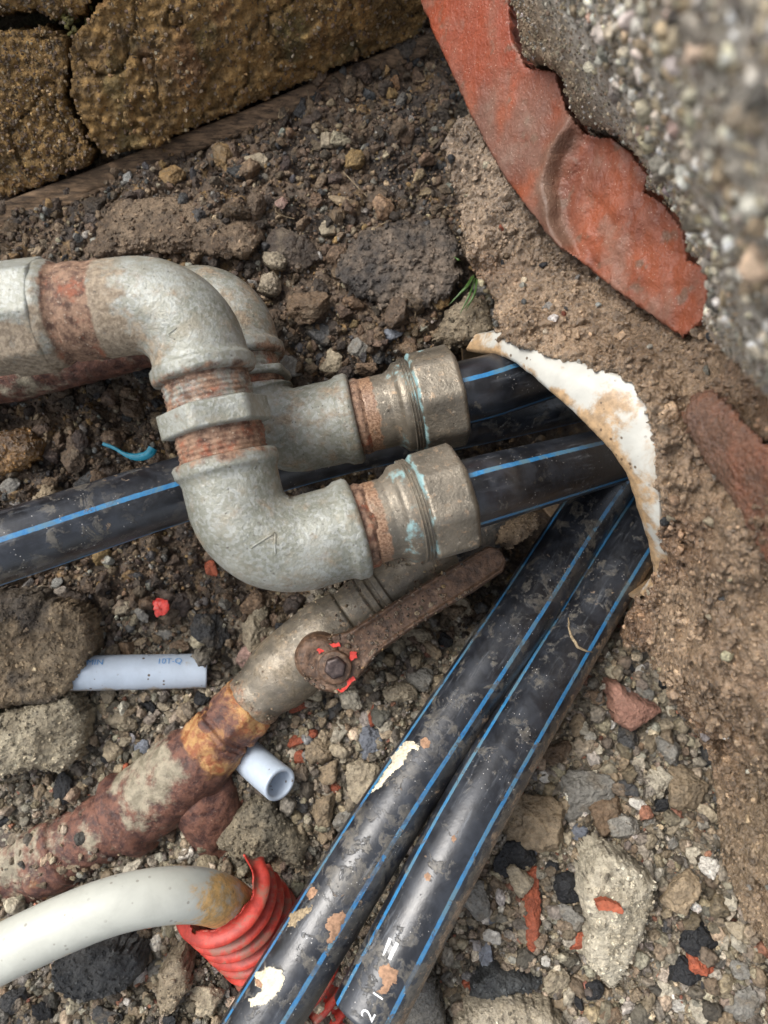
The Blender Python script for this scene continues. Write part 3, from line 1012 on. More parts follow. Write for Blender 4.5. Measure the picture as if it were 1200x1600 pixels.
# ------------------------------------------------------------------ tubes on paths
class Path:
    def __init__(self, pts, fillets=None, step=.0007, r_default=None):
        W = [P(*p) for p in pts]
        fillets = fillets or {}
        out = [W[0]]
        for i in range(1, len(W) - 1):
            R = fillets.get(i, 0)
            a, b, c = W[i - 1], W[i], W[i + 1]
            if R == 0:
                out.append(b)
                continue
            d1, d2 = nrm(a - b), nrm(c - b)
            ang = math.acos(np.clip(d1 @ d2, -1, 1))
            L = R / math.tan(ang / 2)
            bis = nrm(d1 + d2)
            cen = b + bis * (R / math.sin(ang / 2))
            s0, s1 = b + d1 * L - cen, b + d2 * L - cen
            om = math.acos(np.clip(nrm(s0) @ nrm(s1), -1, 1))
            for t in np.linspace(0, 1, 24):
                out.append(cen + (math.sin((1 - t) * om) * s0 + math.sin(t * om) * s1) / math.sin(om))
        out.append(W[-1])
        out = np.array(out)
        if not fillets and len(out) > 2:        # smooth bend through the points
            t = np.concatenate([[0], np.cumsum(np.linalg.norm(np.diff(out, axis=0), axis=1))])
            tt = np.linspace(0, t[-1], 160)
            m = np.zeros_like(out)
            m[1:-1] = (out[2:] - out[:-2]) / (t[2:] - t[:-2])[:, None]
            m[0] = (out[1] - out[0]) / (t[1] - t[0])
            m[-1] = (out[-1] - out[-2]) / (t[-1] - t[-2])
            i = np.clip(np.searchsorted(t, tt) - 1, 0, len(t) - 2)
            h = (t[i + 1] - t[i])[:, None]
            x = (tt - t[i])[:, None] / h
            out = (2 * x ** 3 - 3 * x ** 2 + 1) * out[i] + (x ** 3 - 2 * x ** 2 + x) * h * m[i] + (-2 * x ** 3 + 3 * x ** 2) * out[i + 1] + (x ** 3 - x ** 2) * h * m[i + 1]
        s = np.concatenate([[0], np.cumsum(np.linalg.norm(np.diff(out, axis=0), axis=1))])
        self.s, self.p = s, out
        self.L = s[-1]
        self.V = RC @ np.array([0, 0, 1.0])
        ss = np.linspace(0, self.L, 400)
        self.ss = ss
        c = self.at(ss)
        self.px, self.py, self.d = to_px(c)

    def at(self, q):
        return np.stack([np.interp(q, self.s, self.p[:, k]) for k in range(3)], -1)

    def frame(self, q):
        e = 0.0012
        T = nrm(self.at(np.minimum(q + e, self.L)) - self.at(np.maximum(q - e, 0)))
        N = nrm(self.V - (T @ self.V)[:, None] * T)
        return T, N, np.cross(T, N)

    def s_at(self, px, py):
        return float(self.ss[np.argmin((self.px - px) ** 2 + (self.py - py) ** 2)])

    def surf(self, px, py, r):
        """point of the tube surface seen at a photo point"""
        px, py = np.atleast_1d(np.asarray(px, float)), np.atleast_1d(np.asarray(py, float))
        out = np.empty((len(px), 3))
        w = P(px, py, 1.0)
        D = nrm(w - CAM)
        c = self.at(self.ss)
        for i in range(len(px)):
            t = np.linspace(.2, .6, 300)
            # march until within r of the centre line
            q = CAM + D[i] * t[:, None]
            dd = np.sqrt(((q[:, None] - c[None, ::4]) ** 2).sum(-1).min(1))
            j = np.argmax(dd < r) if (dd < r).any() else int(np.argmin(dd))
            lo, hi = t[max(j - 1, 0)], t[j]
            for _ in range(14):
                m = (lo + hi) / 2
                if np.sqrt(((CAM + D[i] * m - c) ** 2).sum(-1).min()) < r:
                    hi = m
                else:
                    lo = m
            out[i] = CAM + D[i] * hi
        return out


def tube(name, path, prof, mat, parent=None, nseg=56, ds=.0009, amp=.00015, nscale=220, sect=None, attrs=None, phase=0.0, hollow=0.0, rustf=None, vfun=None, cap=True):
    """swept solid: prof = [(s, r) ...]; attrs: name -> function(s, theta, points)"""
    ps = np.array([a for a, _ in prof])
    pr = np.array([b for _, b in prof])
    S = [ps]
    for a, b in zip(ps[:-1], ps[1:]):
        n = int((b - a) / ds)
        if n > 0:
            S.append(np.linspace(a, b, n + 2)[1:-1])
    q = np.unique(np.concatenate(S))
    dup = np.array([i for i in range(1, len(ps)) if ps[i] == ps[i - 1]])
    r = np.interp(q, ps, pr)
    c = path.at(q)
    T, N, B = path.frame(q)
    nseg += 1
    th = np.linspace(np.pi, 3 * np.pi, nseg)
    R = r[:, None] * np.ones(nseg)
    if sect is not None:
        R = R * sect(th, q[:, None])
    dirs = N[:, None] * np.cos(th)[None, :, None] + B[:, None] * np.sin(th)[None, :, None]
    v = c[:, None] + dirs * R[:, :, None]
    sg = np.repeat(q[:, None], nseg, 1)
    tg = np.repeat(th[None], len(q), 0)
    flat = v.reshape(-1, 3)
    at = {}
    for k, fn in (attrs or {}).items():
        at[k] = np.clip(np.broadcast_to(fn(sg.ravel(), tg.ravel(), flat), len(flat)), -1, 2).astype(float)
    a_loc = amp * (1 + 3.0 * np.clip(at.get('rust', np.zeros(len(flat))), 0, 1))
    nz = a_loc * (0.6 * fbm(flat, nscale, 3) + 0.8 * fbm(flat, nscale * .3, 2, off=3.0))
    flat = flat + dirs.reshape(-1, 3) * nz[:, None]
    rows = len(q)
    F = grid_faces(rows, nseg)
    vs, fs, uvs = [flat], [F], [np.column_stack([(tg.ravel() / (2 * np.pi) + phase), sg.ravel()])]
    tot = len(flat)
    if cap:
        for row, ci, Tn in ((0, c[0], -T[0]), (rows - 1, c[-1], T[-1])):
            ring = row * nseg + np.arange(nseg)
            if hollow > 0:
                inner = [(hollow, 0.0), (hollow, -.018), (1e-5, -.018)]
            else:
                inner = [(r[row] * .55, 0.0), (1e-5, 0.0)]
            prev = ring
            for rr, off in inner:
                nv = ci + dirs[row] * rr + Tn * off
                idx = tot + np.arange(nseg)
                vs.append(nv)
                uvs.append(np.column_stack([th / (2 * np.pi) + phase + .125, np.full(nseg, q[row])]))
                qd = np.stack([prev[:-1], idx[:-1], idx[1:], prev[1:]], 1)
                fs.append(qd if row == 0 else qd[:, ::-1])
                prev = idx
                tot += nseg
    V = np.concatenate(vs)
    extra = tot - len(flat)
    for k in at:
        last = np.concatenate([at[k], np.full(extra, float(np.mean(at[k])))])
        at[k] = last
    return mesh_obj(name, V, np.concatenate(fs), mat, parent, True, attrs=at, uv=np.concatenate(uvs))


def ngon(n, rot, rnd=.97):
    def f(th, q):
        a = (th - rot) % (2 * np.pi / n) - np.pi / n
        return np.minimum(np.cos(np.pi / n) / np.cos(a), rnd)[None, :] / 1.0
    return f


def patch(name, path, poly, r, mat, parent, step=2.0, jit=2.0, lift=.0003):
    """thin splash of paint or mud lying on a pipe"""
    poly = np.array(poly, float)
    gx = np.arange(poly[:, 0].min() - 4, poly[:, 0].max() + 4, step)
    gy = np.arange(poly[:, 1].min() - 4, poly[:, 1].max() + 4, step)
    X, Y = np.meshgrid(gx, gy)
    x, y = X.ravel(), Y.ravel()
    z = np.column_stack([x, y, 0 * x])
    ins = in_poly(x + jit * (fbm(z, .13, 3) + .6 * fbm(z, .45, 3)), y + jit * (fbm(z, .13, 3, off=4.) + .6 * fbm(z, .45, 3, off=9.)), poly)
    F = grid_faces(len(gy), len(gx))
    F = F[ins[F].all(1)]
    if len(F) == 0:
        return None
    u = np.unique(F)
    re = np.full(len(x), -1)
    re[u] = np.arange(len(u))
    edge = np.clip(poly_dist(x[u], y[u], poly) / 5.0, 0, 1)
    top = path.surf(x[u], y[u], r)
    tow = nrm(CAM - top)
    V = top + tow * (lift * edge + .00008 + .0002 * fbm(top, 400, 2) * edge)[:, None]
    return mesh_obj(name, V, re[F], mat, parent, True)


def glyphs(name, txt, path, s0, th0, h, r, mat, parent, flip=1):
    cu = bpy.data.curves.new('lettering', 'FONT')
    cu.body = txt
    cu.size = h * 1.35
    cu.align_x = 'CENTER'
    cu.align_y = 'CENTER'
    to = bpy.data.objects.new('lettering', cu)
    col.objects.link(to)
    bpy.context.view_layer.update()
    me = bpy.data.meshes.new_from_object(to.evaluated_get(bpy.context.evaluated_depsgraph_get()))
    v = np.array([x.co[:] for x in me.vertices])
    fs = [list(p.vertices) for p in me.polygons]
    bpy.data.objects.remove(to)
    bpy.data.meshes.remove(me)
    s = s0 + flip * v[:, 0]
    th = th0 - flip * v[:, 1] / r
    c = path.at(s)
    T, N, B = path.frame(s)
    w = c + (N * np.cos(th)[:, None] + B * np.sin(th)[:, None]) * (r + .0004)
    tri = np.array([t for f in fs for t in [(f[0], f[k], f[k + 1]) for k in range(1, len(f) - 1)]])
    return mesh_obj(name, w, tri, mat, parent, False)


def rustf(ranges, base=0.12, width=.004):
    """rust attribute: base everywhere, 1 inside the given (s0, s1, value) ranges"""
    def f(s, th, p):
        v = base + 0.35 * fbm(p, 28, 3, off=2.0)
        for a, b, k in ranges:
            w = sstep(s, a - width, a + width * .3) * sstep(s, b + width, b - width * .3)
            v = v * (1 - w) + k * w
        return v
    return f


Z0 = lambda s, th, p: 0.0


# ------------------------------------------------------------------ GALVANISED PIPE ASSEMBLIES
def assembly(path, marks, root, dd, stripe_phase, hexrot, nutrot, has_left):
    m = {k: path.s_at(*v) for k, v in marks.items()}
    RB, RD = .0205, .0226        # elbow body and bead
    # upper elbow
    a, b = m['e1_in'], m['e1_out']
    e1 = tube('elbow', path, [(a, .0195), (a + .001, .0207), (a + .006, .0207), (a + .010, RB), (b - .0095, RB), (b - .0075, .0211), (b - .006, RD), (b - .002, RD), (b - .0006, .0219), (b, .0205)],
              M['galv'], root, 72, amp=.0003, attrs={'rust': rustf([(a - .01, a + .014, .95 if has_left else .4), (b - .002, b + .01, .55)], .02), 'dirt': (lambda s, th, p: .05 + .62 * sstep(s, a + .052, a + .006) + .30 * sstep(np.sin(th), .1, .8) + .3 * fbm(p, 30, 3)) if has_left else (lambda s, th, p: .38 + .4 * fbm(p, 30, 3))})
    # nipple, hexagon collar, nipple
    h0, h1, c0 = m['hex0'], m['hex1'], m['e2_in']
    def thread(a_, b_, r_):
        q_ = np.arange(a_, b_, .00055)
        return [(float(x_), r_ + .00026 * math.sin(x_ * 2 * math.pi / .0023)) for x_ in q_]
    tube('nipple', path, thread(b - .002, h0 + .001, .0188), M['galv'], root, 56, amp=.00035, attrs={'rust': lambda s, th, p: .62 + .35 * fbm(p, 60, 3)})
    tube('hex_collar', path, [(h0, .0215), (h0 + .0008, .0246), (h1 - .0008, .0246), (h1, .0215)], M['galv'], root, 96, amp=.0002, sect=ngon(6, hexrot, .975),
         attrs={'rust': lambda s, th, p: .06 + .35 * fbm(p, 50, 3), 'dirt': lambda s, th, p: .12 + .35 * fbm(p, 40, 3, off=3.)})
    tube('nipple', path, thread(h1 - .001, c0 + .002, .0188), M['galv'], root, 56, amp=.00035, attrs={'rust': lambda s, th, p: .95 + .2 * fbm(p, 60, 3)})
    # lower elbow
    a, b = c0, m['e2_out']
    e2 = tube('elbow', path, [(a, .0205), (a + .0006, .0220), (a + .002, .0228), (a + .0055, .0228), (a + .0075, .0214), (a + .0095, .0209), (b - .0100, .0209), (b - .0080, .0214), (b - .0060, .0226), (b - .002, .0228), (b - .0006, .0220), (b, .0205)],
              M['galv'], root, 72, amp=.0003, attrs={'rust': rustf([(a - .004, a + .003, .5)], -.02), 'dirt': lambda s, th, p: (.15 if has_left else .26) + .45 * fbm(p, 26, 3, off=5.) + .25 * sstep(np.cos(th), .35, -.2)})
    # brass adapter with its rusty jointing compound, collar and compression nut
    j, t0, n0, n1 = b, m['shoulder'], m['nut0'], m['nut1']
    tube('jointing', path, [(j - .002, .0178), (j + .0005, .0188), (j + .003, .0192), (j + .0045, .0182), (j + .006, .0176)], M['galv'], root, 56, amp=.0005, nscale=420,
         attrs={'rust': lambda s, th, p: .9 + .4 * fbm(p, 60, 2)})
    tube('brass_adapter', path, [(j + .004, .0170), (j + .005, .0183), (t0 - .006, .0183), (t0 - .003, .0200), (t0 - .001, .0222), (t0 + .0005, .0226), (n0 + .002, .0226)], M['brass'], root, 72, amp=.00012,
         attrs={'rust': rustf([(j, j + .010, .75)], -.1), 'verd': lambda s, th, p: .02 + .40 * sstep(s, t0 - .012, t0 - .001) + .35 * fbm(p, 45, 2, off=4), 'dirt': lambda s, th, p: .22 + .35 * fbm(p, 40, 3, off=8.)})
    # thread rings
    ring = [(n0 - .0044, .0222)]
    for k in range(3):
        s_ = n0 - .0040 + k * .0014
        ring += [(s_, .0226), (s_ + .0005, .0238), (s_ + .001, .0226)]
    tube('thread_ring', path, ring, M['brass'], root, 72, ds=.0003, amp=.00006, attrs={'rust': Z0, 'verd': lambda s, th, p: .35 + .3 * fbm(p, 50, 2)})
    tube('compression_nut', path, [(n0, .0222), (n0 + .0008, .0246), (n0 + .0018, .0258), (n1 - .0022, .0262), (n1 - .0008, .0248), (n1, .0220), (n1 + .0002, .0170)], M['brass'], root, 160, amp=.00008,
         sect=ngon(8, nutrot, .978), attrs={'rust': lambda s, th, p: -.12 + .4 * fbm(p, 60, 3), 'verd': lambda s, th, p: .60 * sstep(s, n0 + .0045, n0) + .08 + .4 * fbm(p, 60, 3), 'dirt': lambda s, th, p: (-.05 if has_left else .30) + .2 * fbm(p, 40, 3)})
    tube('poly_pipe', path, [(n1 - .003, .0160), (path.L, .0160)], M['pe'], root, 64, ds=.0015, amp=.00005, phase=stripe_phase, attrs={'mud': lambda s, th, p: -.15 + .3 * fbm(p, 20, 2)})
    return m, e1, e2


p1 = Path([(-260, 535, .33), (60, 494, .33), (291, 470, .33), (391, 874, .334), (752, 767, .348), (950, 714, .425), (1120, 665, .485)], {2: .0260, 3: .0250, 4: .03, 5: .08})
r1 = thing('pipe_assembly', P(350, 800, .36), 'front galvanised elbows with rusty hex collar and freckled brass nut, nearest the lens', 'pipe fitting', 'galvanised elbow pipes with brass nuts')
m1, e1, e2 = assembly(p1, dict(e1_in=(112, 497), e1_out=(319, 590), hex0=(327, 634), hex1=(337, 672), e2_in=(349, 713), e2_out=(560, 821), shoulder=(626, 802), nut0=(652, 795), nut1=(722, 775)),
                      r1, 0, 30 / 360., .25, 0.30, True)
# union at the left end, with its flats
a = m1['e1_in']
tube('union', p1, [(0, .0228), (a - .0065, .0228), (a - .004, .0218), (a - .0025, .0205), (a - .001, .0200), (a + .003, .0198)], M['galv'], r1, 96, amp=.0003, sect=None,
     attrs={'rust': lambda s, th, p: .08 + .75 * sstep(s, a - .006, a - .002) + .3 * fbm(p, 40, 3), 'dirt': lambda s, th, p: .25 + .5 * sstep(np.sin(th), -.2, .5) + .3 * fbm(p, 30, 3)})
tube('union_flat', p1, [(a - .0265, .0230), (a - .0255, .0247), (a - .0085, .0247), (a - .0075, .0228)], M['galv'], r1, 96, amp=.00015, sect=ngon(8, .15, .985), attrs={'rust': lambda s, th, p: .0 + .3 * fbm(p, 40, 3), 'dirt': lambda s, th, p: .08 + .65 * sstep(np.sin(th), .0, .5) + .3 * fbm(p, 30, 3)})


def ridge(name, path, line, r, rad, mat, parent, k=6):
    """a cast mark standing proud of the fitting"""
    pts = []
    for (x0, y0), (x1, y1) in zip(line[:-1], line[1:]):
        t = np.linspace(0, 1, k)
        pts.append(np.column_stack([x0 + (x1 - x0) * t, y0 + (y1 - y0) * t]))
    xy = np.concatenate(pts)
    c = path.surf(xy[:, 0], xy[:, 1], r)
    T = np.gradient(c, axis=0)
    T = nrm(T + 1e-9)
    N = nrm(CAM - c)
    B = np.cross(T, N)
    th = np.linspace(0, 2 * np.pi, 6, endpoint=False)
    v = c[:, None] + rad * (N[:, None] * np.cos(th)[None, :, None] + B[:, None] * np.sin(th)[None, :, None])
    return mesh_obj(name, v.reshape(-1, 3), grid_faces(len(c), 6, True), mat, parent, True, attrs={'rust': np.full(len(c) * 6, .05)})


ridge('cast_mark', p1, [(392, 856), (430, 832), (430, 868)], .0208, .0005, M['galv'], r1)
ridge('cast_mark', p1, [(276, 512), (262, 523), (272, 530)], .0205, .0004, M['galv'], r1)

p2 = Path([(-260, 620, .425), (0, 574, .425), (240, 510, .408), (352, 448, .392), (404, 686, .387), (560, 652, .383), (752, 608, .386), (905, 562, .435), (1050, 515, .49)], {1: .05, 2: .05, 3: .0255, 4: .0245, 5: .2, 6: .03, 7: .08})
r2 = thing('pipe_assembly', P(480, 690, .41), 'rear galvanised elbows with the plain brown brass nut, half hidden behind the front riser', 'pipe fitting', 'galvanised elbow pipes with brass nuts')
m2, _, _ = assembly(p2, dict(e1_in=(285, 492), e1_out=(376, 568), hex0=(381, 590), hex1=(384, 602), e2_in=(388, 617), e2_out=(556, 653), shoulder=(628, 637), nut0=(648, 632), nut1=(718, 616)),
                    r2, 0, 15 / 360., .1, 0.12, False)
tube('supply_pipe', p2, [(0, .0200), (m2['e1_in'] + .002, .0200)], M['corr'], r2, 64, amp=.0010, attrs={'rust': lambda s, th, p: .15 + .4 * fbm(p, 30, 3), 'dirt': lambda s, th, p: .42 + .3 * fbm(p, 30, 3)})  # dark corroded finish puts the shadow below the front union into this pipe's colour


# ------------------------------------------------------------------ BLACK POLY PIPES
def poly(name_pts, label, phase, mud, r=.016, group='black pipes with blue stripes', cut=False):
    p = Path(name_pts)
    root = thing('poly_pipe', p.at(np.array([p.L * .5]))[0] - np.array([0, 0, .016]), label, 'pipe', group)
    tube('pipe_wall', p, [(0, r), (p.L - .0004, r), (p.L, r - .0006)], M['pe'], root, 72, ds=.0014, amp=.00006, phase=phase, attrs={'mud': mud}, hollow=.0125)
    return p, root


pp3, rp3 = poly([(-300, 950, .325), (0, 856, .341), (280, 766, .378), (520, 698, .408), (800, 640, .445), (960, 605, .48), (1080, 575, .51)],
                'black blue-striped pipe running from the left edge behind the elbows', 5 / 360., lambda s, th, p: .12 + .3 * fbm(p, 25, 3))
ppl, rpl = poly([(1010, 680, .48), (930, 785, .447), (823, 950, .417), (612, 1270, .372), (470, 1500, .352), (375, 1655, .343), (230, 1890, .335)],
                'left one of the two parallel black pipes, splashed with cream paint', -74 / 360., lambda s, th, p: .10 + .45 * fbm(p, 22, 3) + .25 * sstep(np.sin(th), .2, -.8))
ppr, rpr = poly([(1090, 690, .485), (1000, 828, .445), (904, 984, .420), (751, 1246, .370), (632, 1471, .348), (570, 1590, .340)],
                'right one of the two parallel black pipes, printed in white near its cut end', -70 / 360.,
                lambda s, th, p: .02 + .35 * fbm(p, 22, 3) + 1.15 * sstep(np.sin(th), -.40, -.80))

# cream splashes and clay spots
patch('paint_splash', ppl, [(573, 1243), (590, 1222), (603, 1200), (612, 1190), (610, 1182), (622, 1170), (628, 1160), (643, 1156), (656, 1166), (655, 1176), (646, 1170), (636, 1180), (632, 1195), (618, 1205), (606, 1216), (594, 1232)], .016, M['cream'], rpl, 1.5, 3)
patch('paint_splash', ppl, [(398, 1520), (420, 1510), (442, 1514), (446, 1530), (440, 1548), (430, 1560), (412, 1572), (390, 1572), (386, 1562), (404, 1552), (410, 1545), (396, 1540)], .016, M['cream'], rpl, 1.5, 6)
patch('clay_spot', ppl, [(657, 1154), (666, 1151), (673, 1158), (672, 1168), (663, 1171), (656, 1165)], .016, M['clay'], rpl, 1.2, 1.5)
patch('clay_spot', ppl, [(397, 1530), (404, 1529), (412, 1538), (409, 1545), (400, 1541)], .0163, M['clay'], rpl, 1.2, 1)
patch('clay_spot', ppl, [(478, 1398), (488, 1384), (498, 1388), (494, 1398), (484, 1408)], .016, M['clay'], rpl, 1.2, 3)
patch('clay_spot', ppl, [(508, 1440), (520, 1428), (536, 1424), (542, 1432), (532, 1455), (522, 1472), (508, 1474), (516, 1456), (506, 1450)], .016, M['clay'], rpl, 1.2, 4)
patch('clay_spot', ppl, [(452, 1428), (470, 1418), (490, 1414), (486, 1426), (470, 1436), (462, 1450), (448, 1448)], .016, M['root'], rpl, 1.2, 5)
patch('clay_spot', ppr, [(590, 1512), (605, 1504), (622, 1516), (620, 1534), (608, 1548), (596, 1556), (588, 1550), (598, 1538), (592, 1526)], .016, M['clay'], rpr, 1.2, 5)
patch('clay_spot', ppr, [(662, 1366), (668, 1362), (675, 1368), (672, 1378), (664, 1376)], .016, M['clay'], rpr, 1.2, 2)
patch('clay_spot', ppr, [(704, 1308), (710, 1304), (714, 1312), (708, 1318)], .016, M['clay'], rpr, 1.2, 2)
# printed marks
for poly_ in ([(607, 1464), (613, 1467), (600, 1494), (597, 1493)], [(618, 1471), (624, 1475), (611, 1501), (605, 1498)]):
    patch('printed_mark', ppr, poly_, .016, M['print'], rpr, .8, .6, .0002)
s2 = ppr.s_at(572, 1562)
glyphs('printed_mark', '2', ppr, s2, .22, .0062, .016, M['print'], rpr, -1)
glyphs('printed_mark', '1', ppr, ppr.s_at(588, 1533), .22, .0050, .016, M['print'], rpr, -1)
glyphs('printed_mark', '=', ppr, ppr.s_at(560, 1583), .10, .0075, .016, M['print'], rpr, -1)

# ------------------------------------------------------------------ PIPE SLEEVE
sl = thing('pipe_sleeve', P(960, 760, .46), 'torn white plastic sleeve mouth in the mud wall round the black pipes', 'sleeve')


def spline(pts, n):
    a = np.array([P(*q) for q in pts])
    t = np.concatenate([[0], np.cumsum(np.linalg.norm(np.diff(a, axis=0), axis=1))])
    m = np.gradient(a, t, axis=0)
    tt = np.linspace(0, t[-1], n)
    i = np.clip(np.searchsorted(t, tt) - 1, 0, len(t) - 2)
    h = (t[i + 1] - t[i])[:, None]
    x = (tt - t[i])[:, None] / h
    return (2 * x ** 3 - 3 * x ** 2 + 1) * a[i] + (x ** 3 - 2 * x ** 2 + x) * h * m[i] + (-2 * x ** 3 + 3 * x ** 2) * a[i + 1] + (x ** 3 - x ** 2) * h * m[i + 1]


n_r = 120
rim, out = spline(RIM, n_r), spline(OUT, n_r)
rim = rim + .0007 * np.stack([fbm(rim, 130, 3), fbm(rim, 130, 3, off=2.), fbm(rim, 130, 3, off=5.)], 1)
AX = nrm(RC @ np.array([0.80, 0.38, -0.46]))
rows = []
inward = nrm(P(880, 740, .46) - rim)
tang = nrm(np.gradient(rim, axis=0))
# section: inside wall far in -> inside at the lip -> lip -> outer wall -> buried
for k in np.linspace(1, 0, 14):
    rows.append(rim + inward * .0028 + AX * (.003 + .09 * k))
rows.append(rim + inward * .0026 + AX * .0012)
rows.append(rim + inward * .0016 - AX * .0002)
rows.append(rim + inward * .0004 + AX * .0002)
for k in np.linspace(0.04, 1, 22):
    w = rim * (1 - k) + out * k
    w = w + nrm(CAM - w) * (.0022 * math.sin(math.pi * k))[..., None] if False else w + (CAM - w) / np.linalg.norm(CAM - w, axis=1)[:, None] * (.0022 * math.sin(math.pi * k))
    w = w + (.0006 * fbm(w, 70, 3))[:, None] * nrm(CAM - w)
    rows.append(w)
bury = nrm(AX * .9 - RC @ np.array([0, 0, .35]))
for k in (.5, 1, 2, 3):
    rows.append(out + bury * .008 * k)
v = np.concatenate(rows)
px, py, _ = to_px(v)
kk = np.repeat(np.arange(len(rows)), n_r)
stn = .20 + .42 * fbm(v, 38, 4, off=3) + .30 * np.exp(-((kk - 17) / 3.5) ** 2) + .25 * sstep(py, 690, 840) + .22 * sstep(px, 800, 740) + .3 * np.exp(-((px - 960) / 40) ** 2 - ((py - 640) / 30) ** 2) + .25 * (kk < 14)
mesh_obj('sleeve_wall', v, grid_faces(len(rows), n_r), M['sleeve'], sl, True, attrs={'stain': stn})
# lower half of the bore, under the pipes
lo = [(728, 545, .405), (735, 600, .45), (770, 680, .495), (850, 790, .52), (930, 880, .49), (985, 925, .42), (1003, 930, .380)]
low = spline(lo, 60)
rows = [low - AX * .002 + .002 * nrm(low - P(880, 740, .46))] + [low + AX * x for x in (-.002, .0, .01, .03, .06, .1)]
v = np.concatenate(rows)
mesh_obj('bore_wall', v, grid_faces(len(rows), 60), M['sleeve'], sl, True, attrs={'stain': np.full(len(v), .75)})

# ------------------------------------------------------------------ STOP VALVE with rusty tail
vp = Path([(-200, 1440, .452), (60, 1345, .440), (185, 1282, .430), (300, 1195, .418), (378, 1112, .414), (465, 1030, .412), (560, 955, .412), (640, 898, .414), (720, 845, .425), (800, 790, .44)])
vr = thing('stop_valve', P(470, 1040, .44), 'corroded ball valve with a mud-caked lever under the front elbow', 'valve')
S = lambda x, y: vp.s_at(x, y)
brattr = {'rust': lambda s, th, p: .0 + .55 * sstep(s, S(430, 1063), S(395, 1096)) + .2 * fbm(p, 40, 3), 'verd': lambda s, th, p: -.2 + .3 * fbm(p, 50, 2), 'dirt': lambda s, th, p: .40 + .7 * fbm(p, 34, 4)}
a, b = S(390, 1100), S(548, 965)
tube('valve_body', vp, [(a, .0142), (a + .001, .0156), (a + .010, .0160), (a + .014, .0172), (a + .020, .0190), (a + .028, .0196), (b - .012, .0192), (b - .004, .0172), (b - .001, .0166), (b, .0150)], M['brass'], vr, 64, amp=.0005, attrs=brattr)
c_, d_ = b, S(700, 858)
prof = [(c_, .0150), (c_ + .001, .0158), (c_ + .012, .0160)]
for k in range(2):
    q = c_ + .0135 + k * .006
    prof += [(q, .0148), (q + .0008, .0166), (q + .0035, .0166), (q + .0043, .0148)]
prof += [(d_ - .004, .0150), (d_, .0150)]
tube('valve_neck', vp, prof, M['brass'], vr, 64, ds=.0005, amp=.0002, attrs={'rust': lambda s, th, p: -.1 + .3 * fbm(p, 40, 3), 'verd': lambda s, th, p: -.02 + .35 * fbm(p, 50, 2), 'dirt': lambda s, th, p: .42 + .3 * fbm(p, 34, 3)})
tube('valve_tail', vp, [(d_ - .004, .0155), (vp.L, .0155)], M['pe'], vr, 48, ds=.002, phase=.3, attrs={'mud': lambda s, th, p: .5})
rall = lambda s, th, p: 1.0 + .3 * fbm(p, 60, 2)
n0, n1 = S(345, 1148), S(398, 1092)
tube('rusted_nut', vp, [(n0, .0135), (n0 + .001, .0172), (n0 + .0045, .0176), (n0 + .0055, .0152), (n0 + .0075, .0152), (n0 + .0085, .0178), (n1 - .003, .0174), (n1, .0140)], M['corr'], vr, 72, amp=.0007, nscale=200, sect=ngon(6, .2, .97), attrs={'rust': lambda s, th, p: .62 + .3 * fbm(p, 50, 2)})
e0 = S(196, 1275)
tube('rusted_elbow', vp, [(e0, .0200), (e0 + .002, .0238), (e0 + .008, .0240), (e0 + .012, .0212), (n0 - .020, .0212), (n0 - .014, .0190), (n0 - .006, .0178), (n0 + .002, .0160)], M['corr'], vr, 72, amp=.0013, nscale=130,
     attrs={'rust': lambda s, th, p: .12 + .65 * sstep(s, n0 - .018, n0 - .007) + .4 * fbm(p, 40, 3, off=1.2), 'dirt': lambda s, th, p: .62 * sstep(s, n0 - .010, n0 - .022) * sstep(s, e0 + .008, e0 + .016) + .06 + .3 * fbm(p, 34, 3, off=3.) - .35 * sstep(np.sin(th), .0, .7)})
tube('rusted_pipe', vp, [(0, .0190), (S(60, 1345), .0190), (S(60, 1345) + .002, .0212), (S(110, 1322), .0212), (S(110, 1322) + .002, .0185), (e0 + .004, .0185)], M['corr'], vr, 72, amp=.0020, nscale=110,
     attrs={'rust': lambda s, th, p: .18 + .6 * fbm(p, 34, 3, off=6.), 'dirt': lambda s, th, p: .46 + .6 * fbm(p, 30, 3, off=9.)})
ncr = 190
sq = rng.uniform(S(-20, 1380), e0 + .012, ncr)
tq = rng.normal(.5, .9, ncr)
cq = vp.at(sq)
_, Nq, Bq = vp.frame(sq)
g = grains('crust', cq + (Nq * np.cos(tq)[:, None] + Bq * np.sin(tq)[:, None]) * .0188, np.minimum(np.exp(rng.normal(math.log(.0019), .5, ncr)), .0058), pick(['tan', 'brown', 'beige', 'soil', 'grey', 'dark'], [6, 6, 3, 4, 3, 2], ncr, .3, .2), M['rubble'], 2, True, vr, asp=(.4, .9))
g['kind'] = 'stuff'
br = Path([(285, 1195, .424), (318, 1245, .424), (342, 1290, .440), (360, 1330, .470)])
tube('rusted_branch', br, [(0, .0180), (br.L * .45, .0195), (br.L * .5, .0208), (br.L * .8, .0205), (br.L, .0190)], M['corr'], vr, 64, amp=.0015, nscale=120, attrs={'rust': lambda s, th, p: .05 + .4 * fbm(p, 40, 3)})


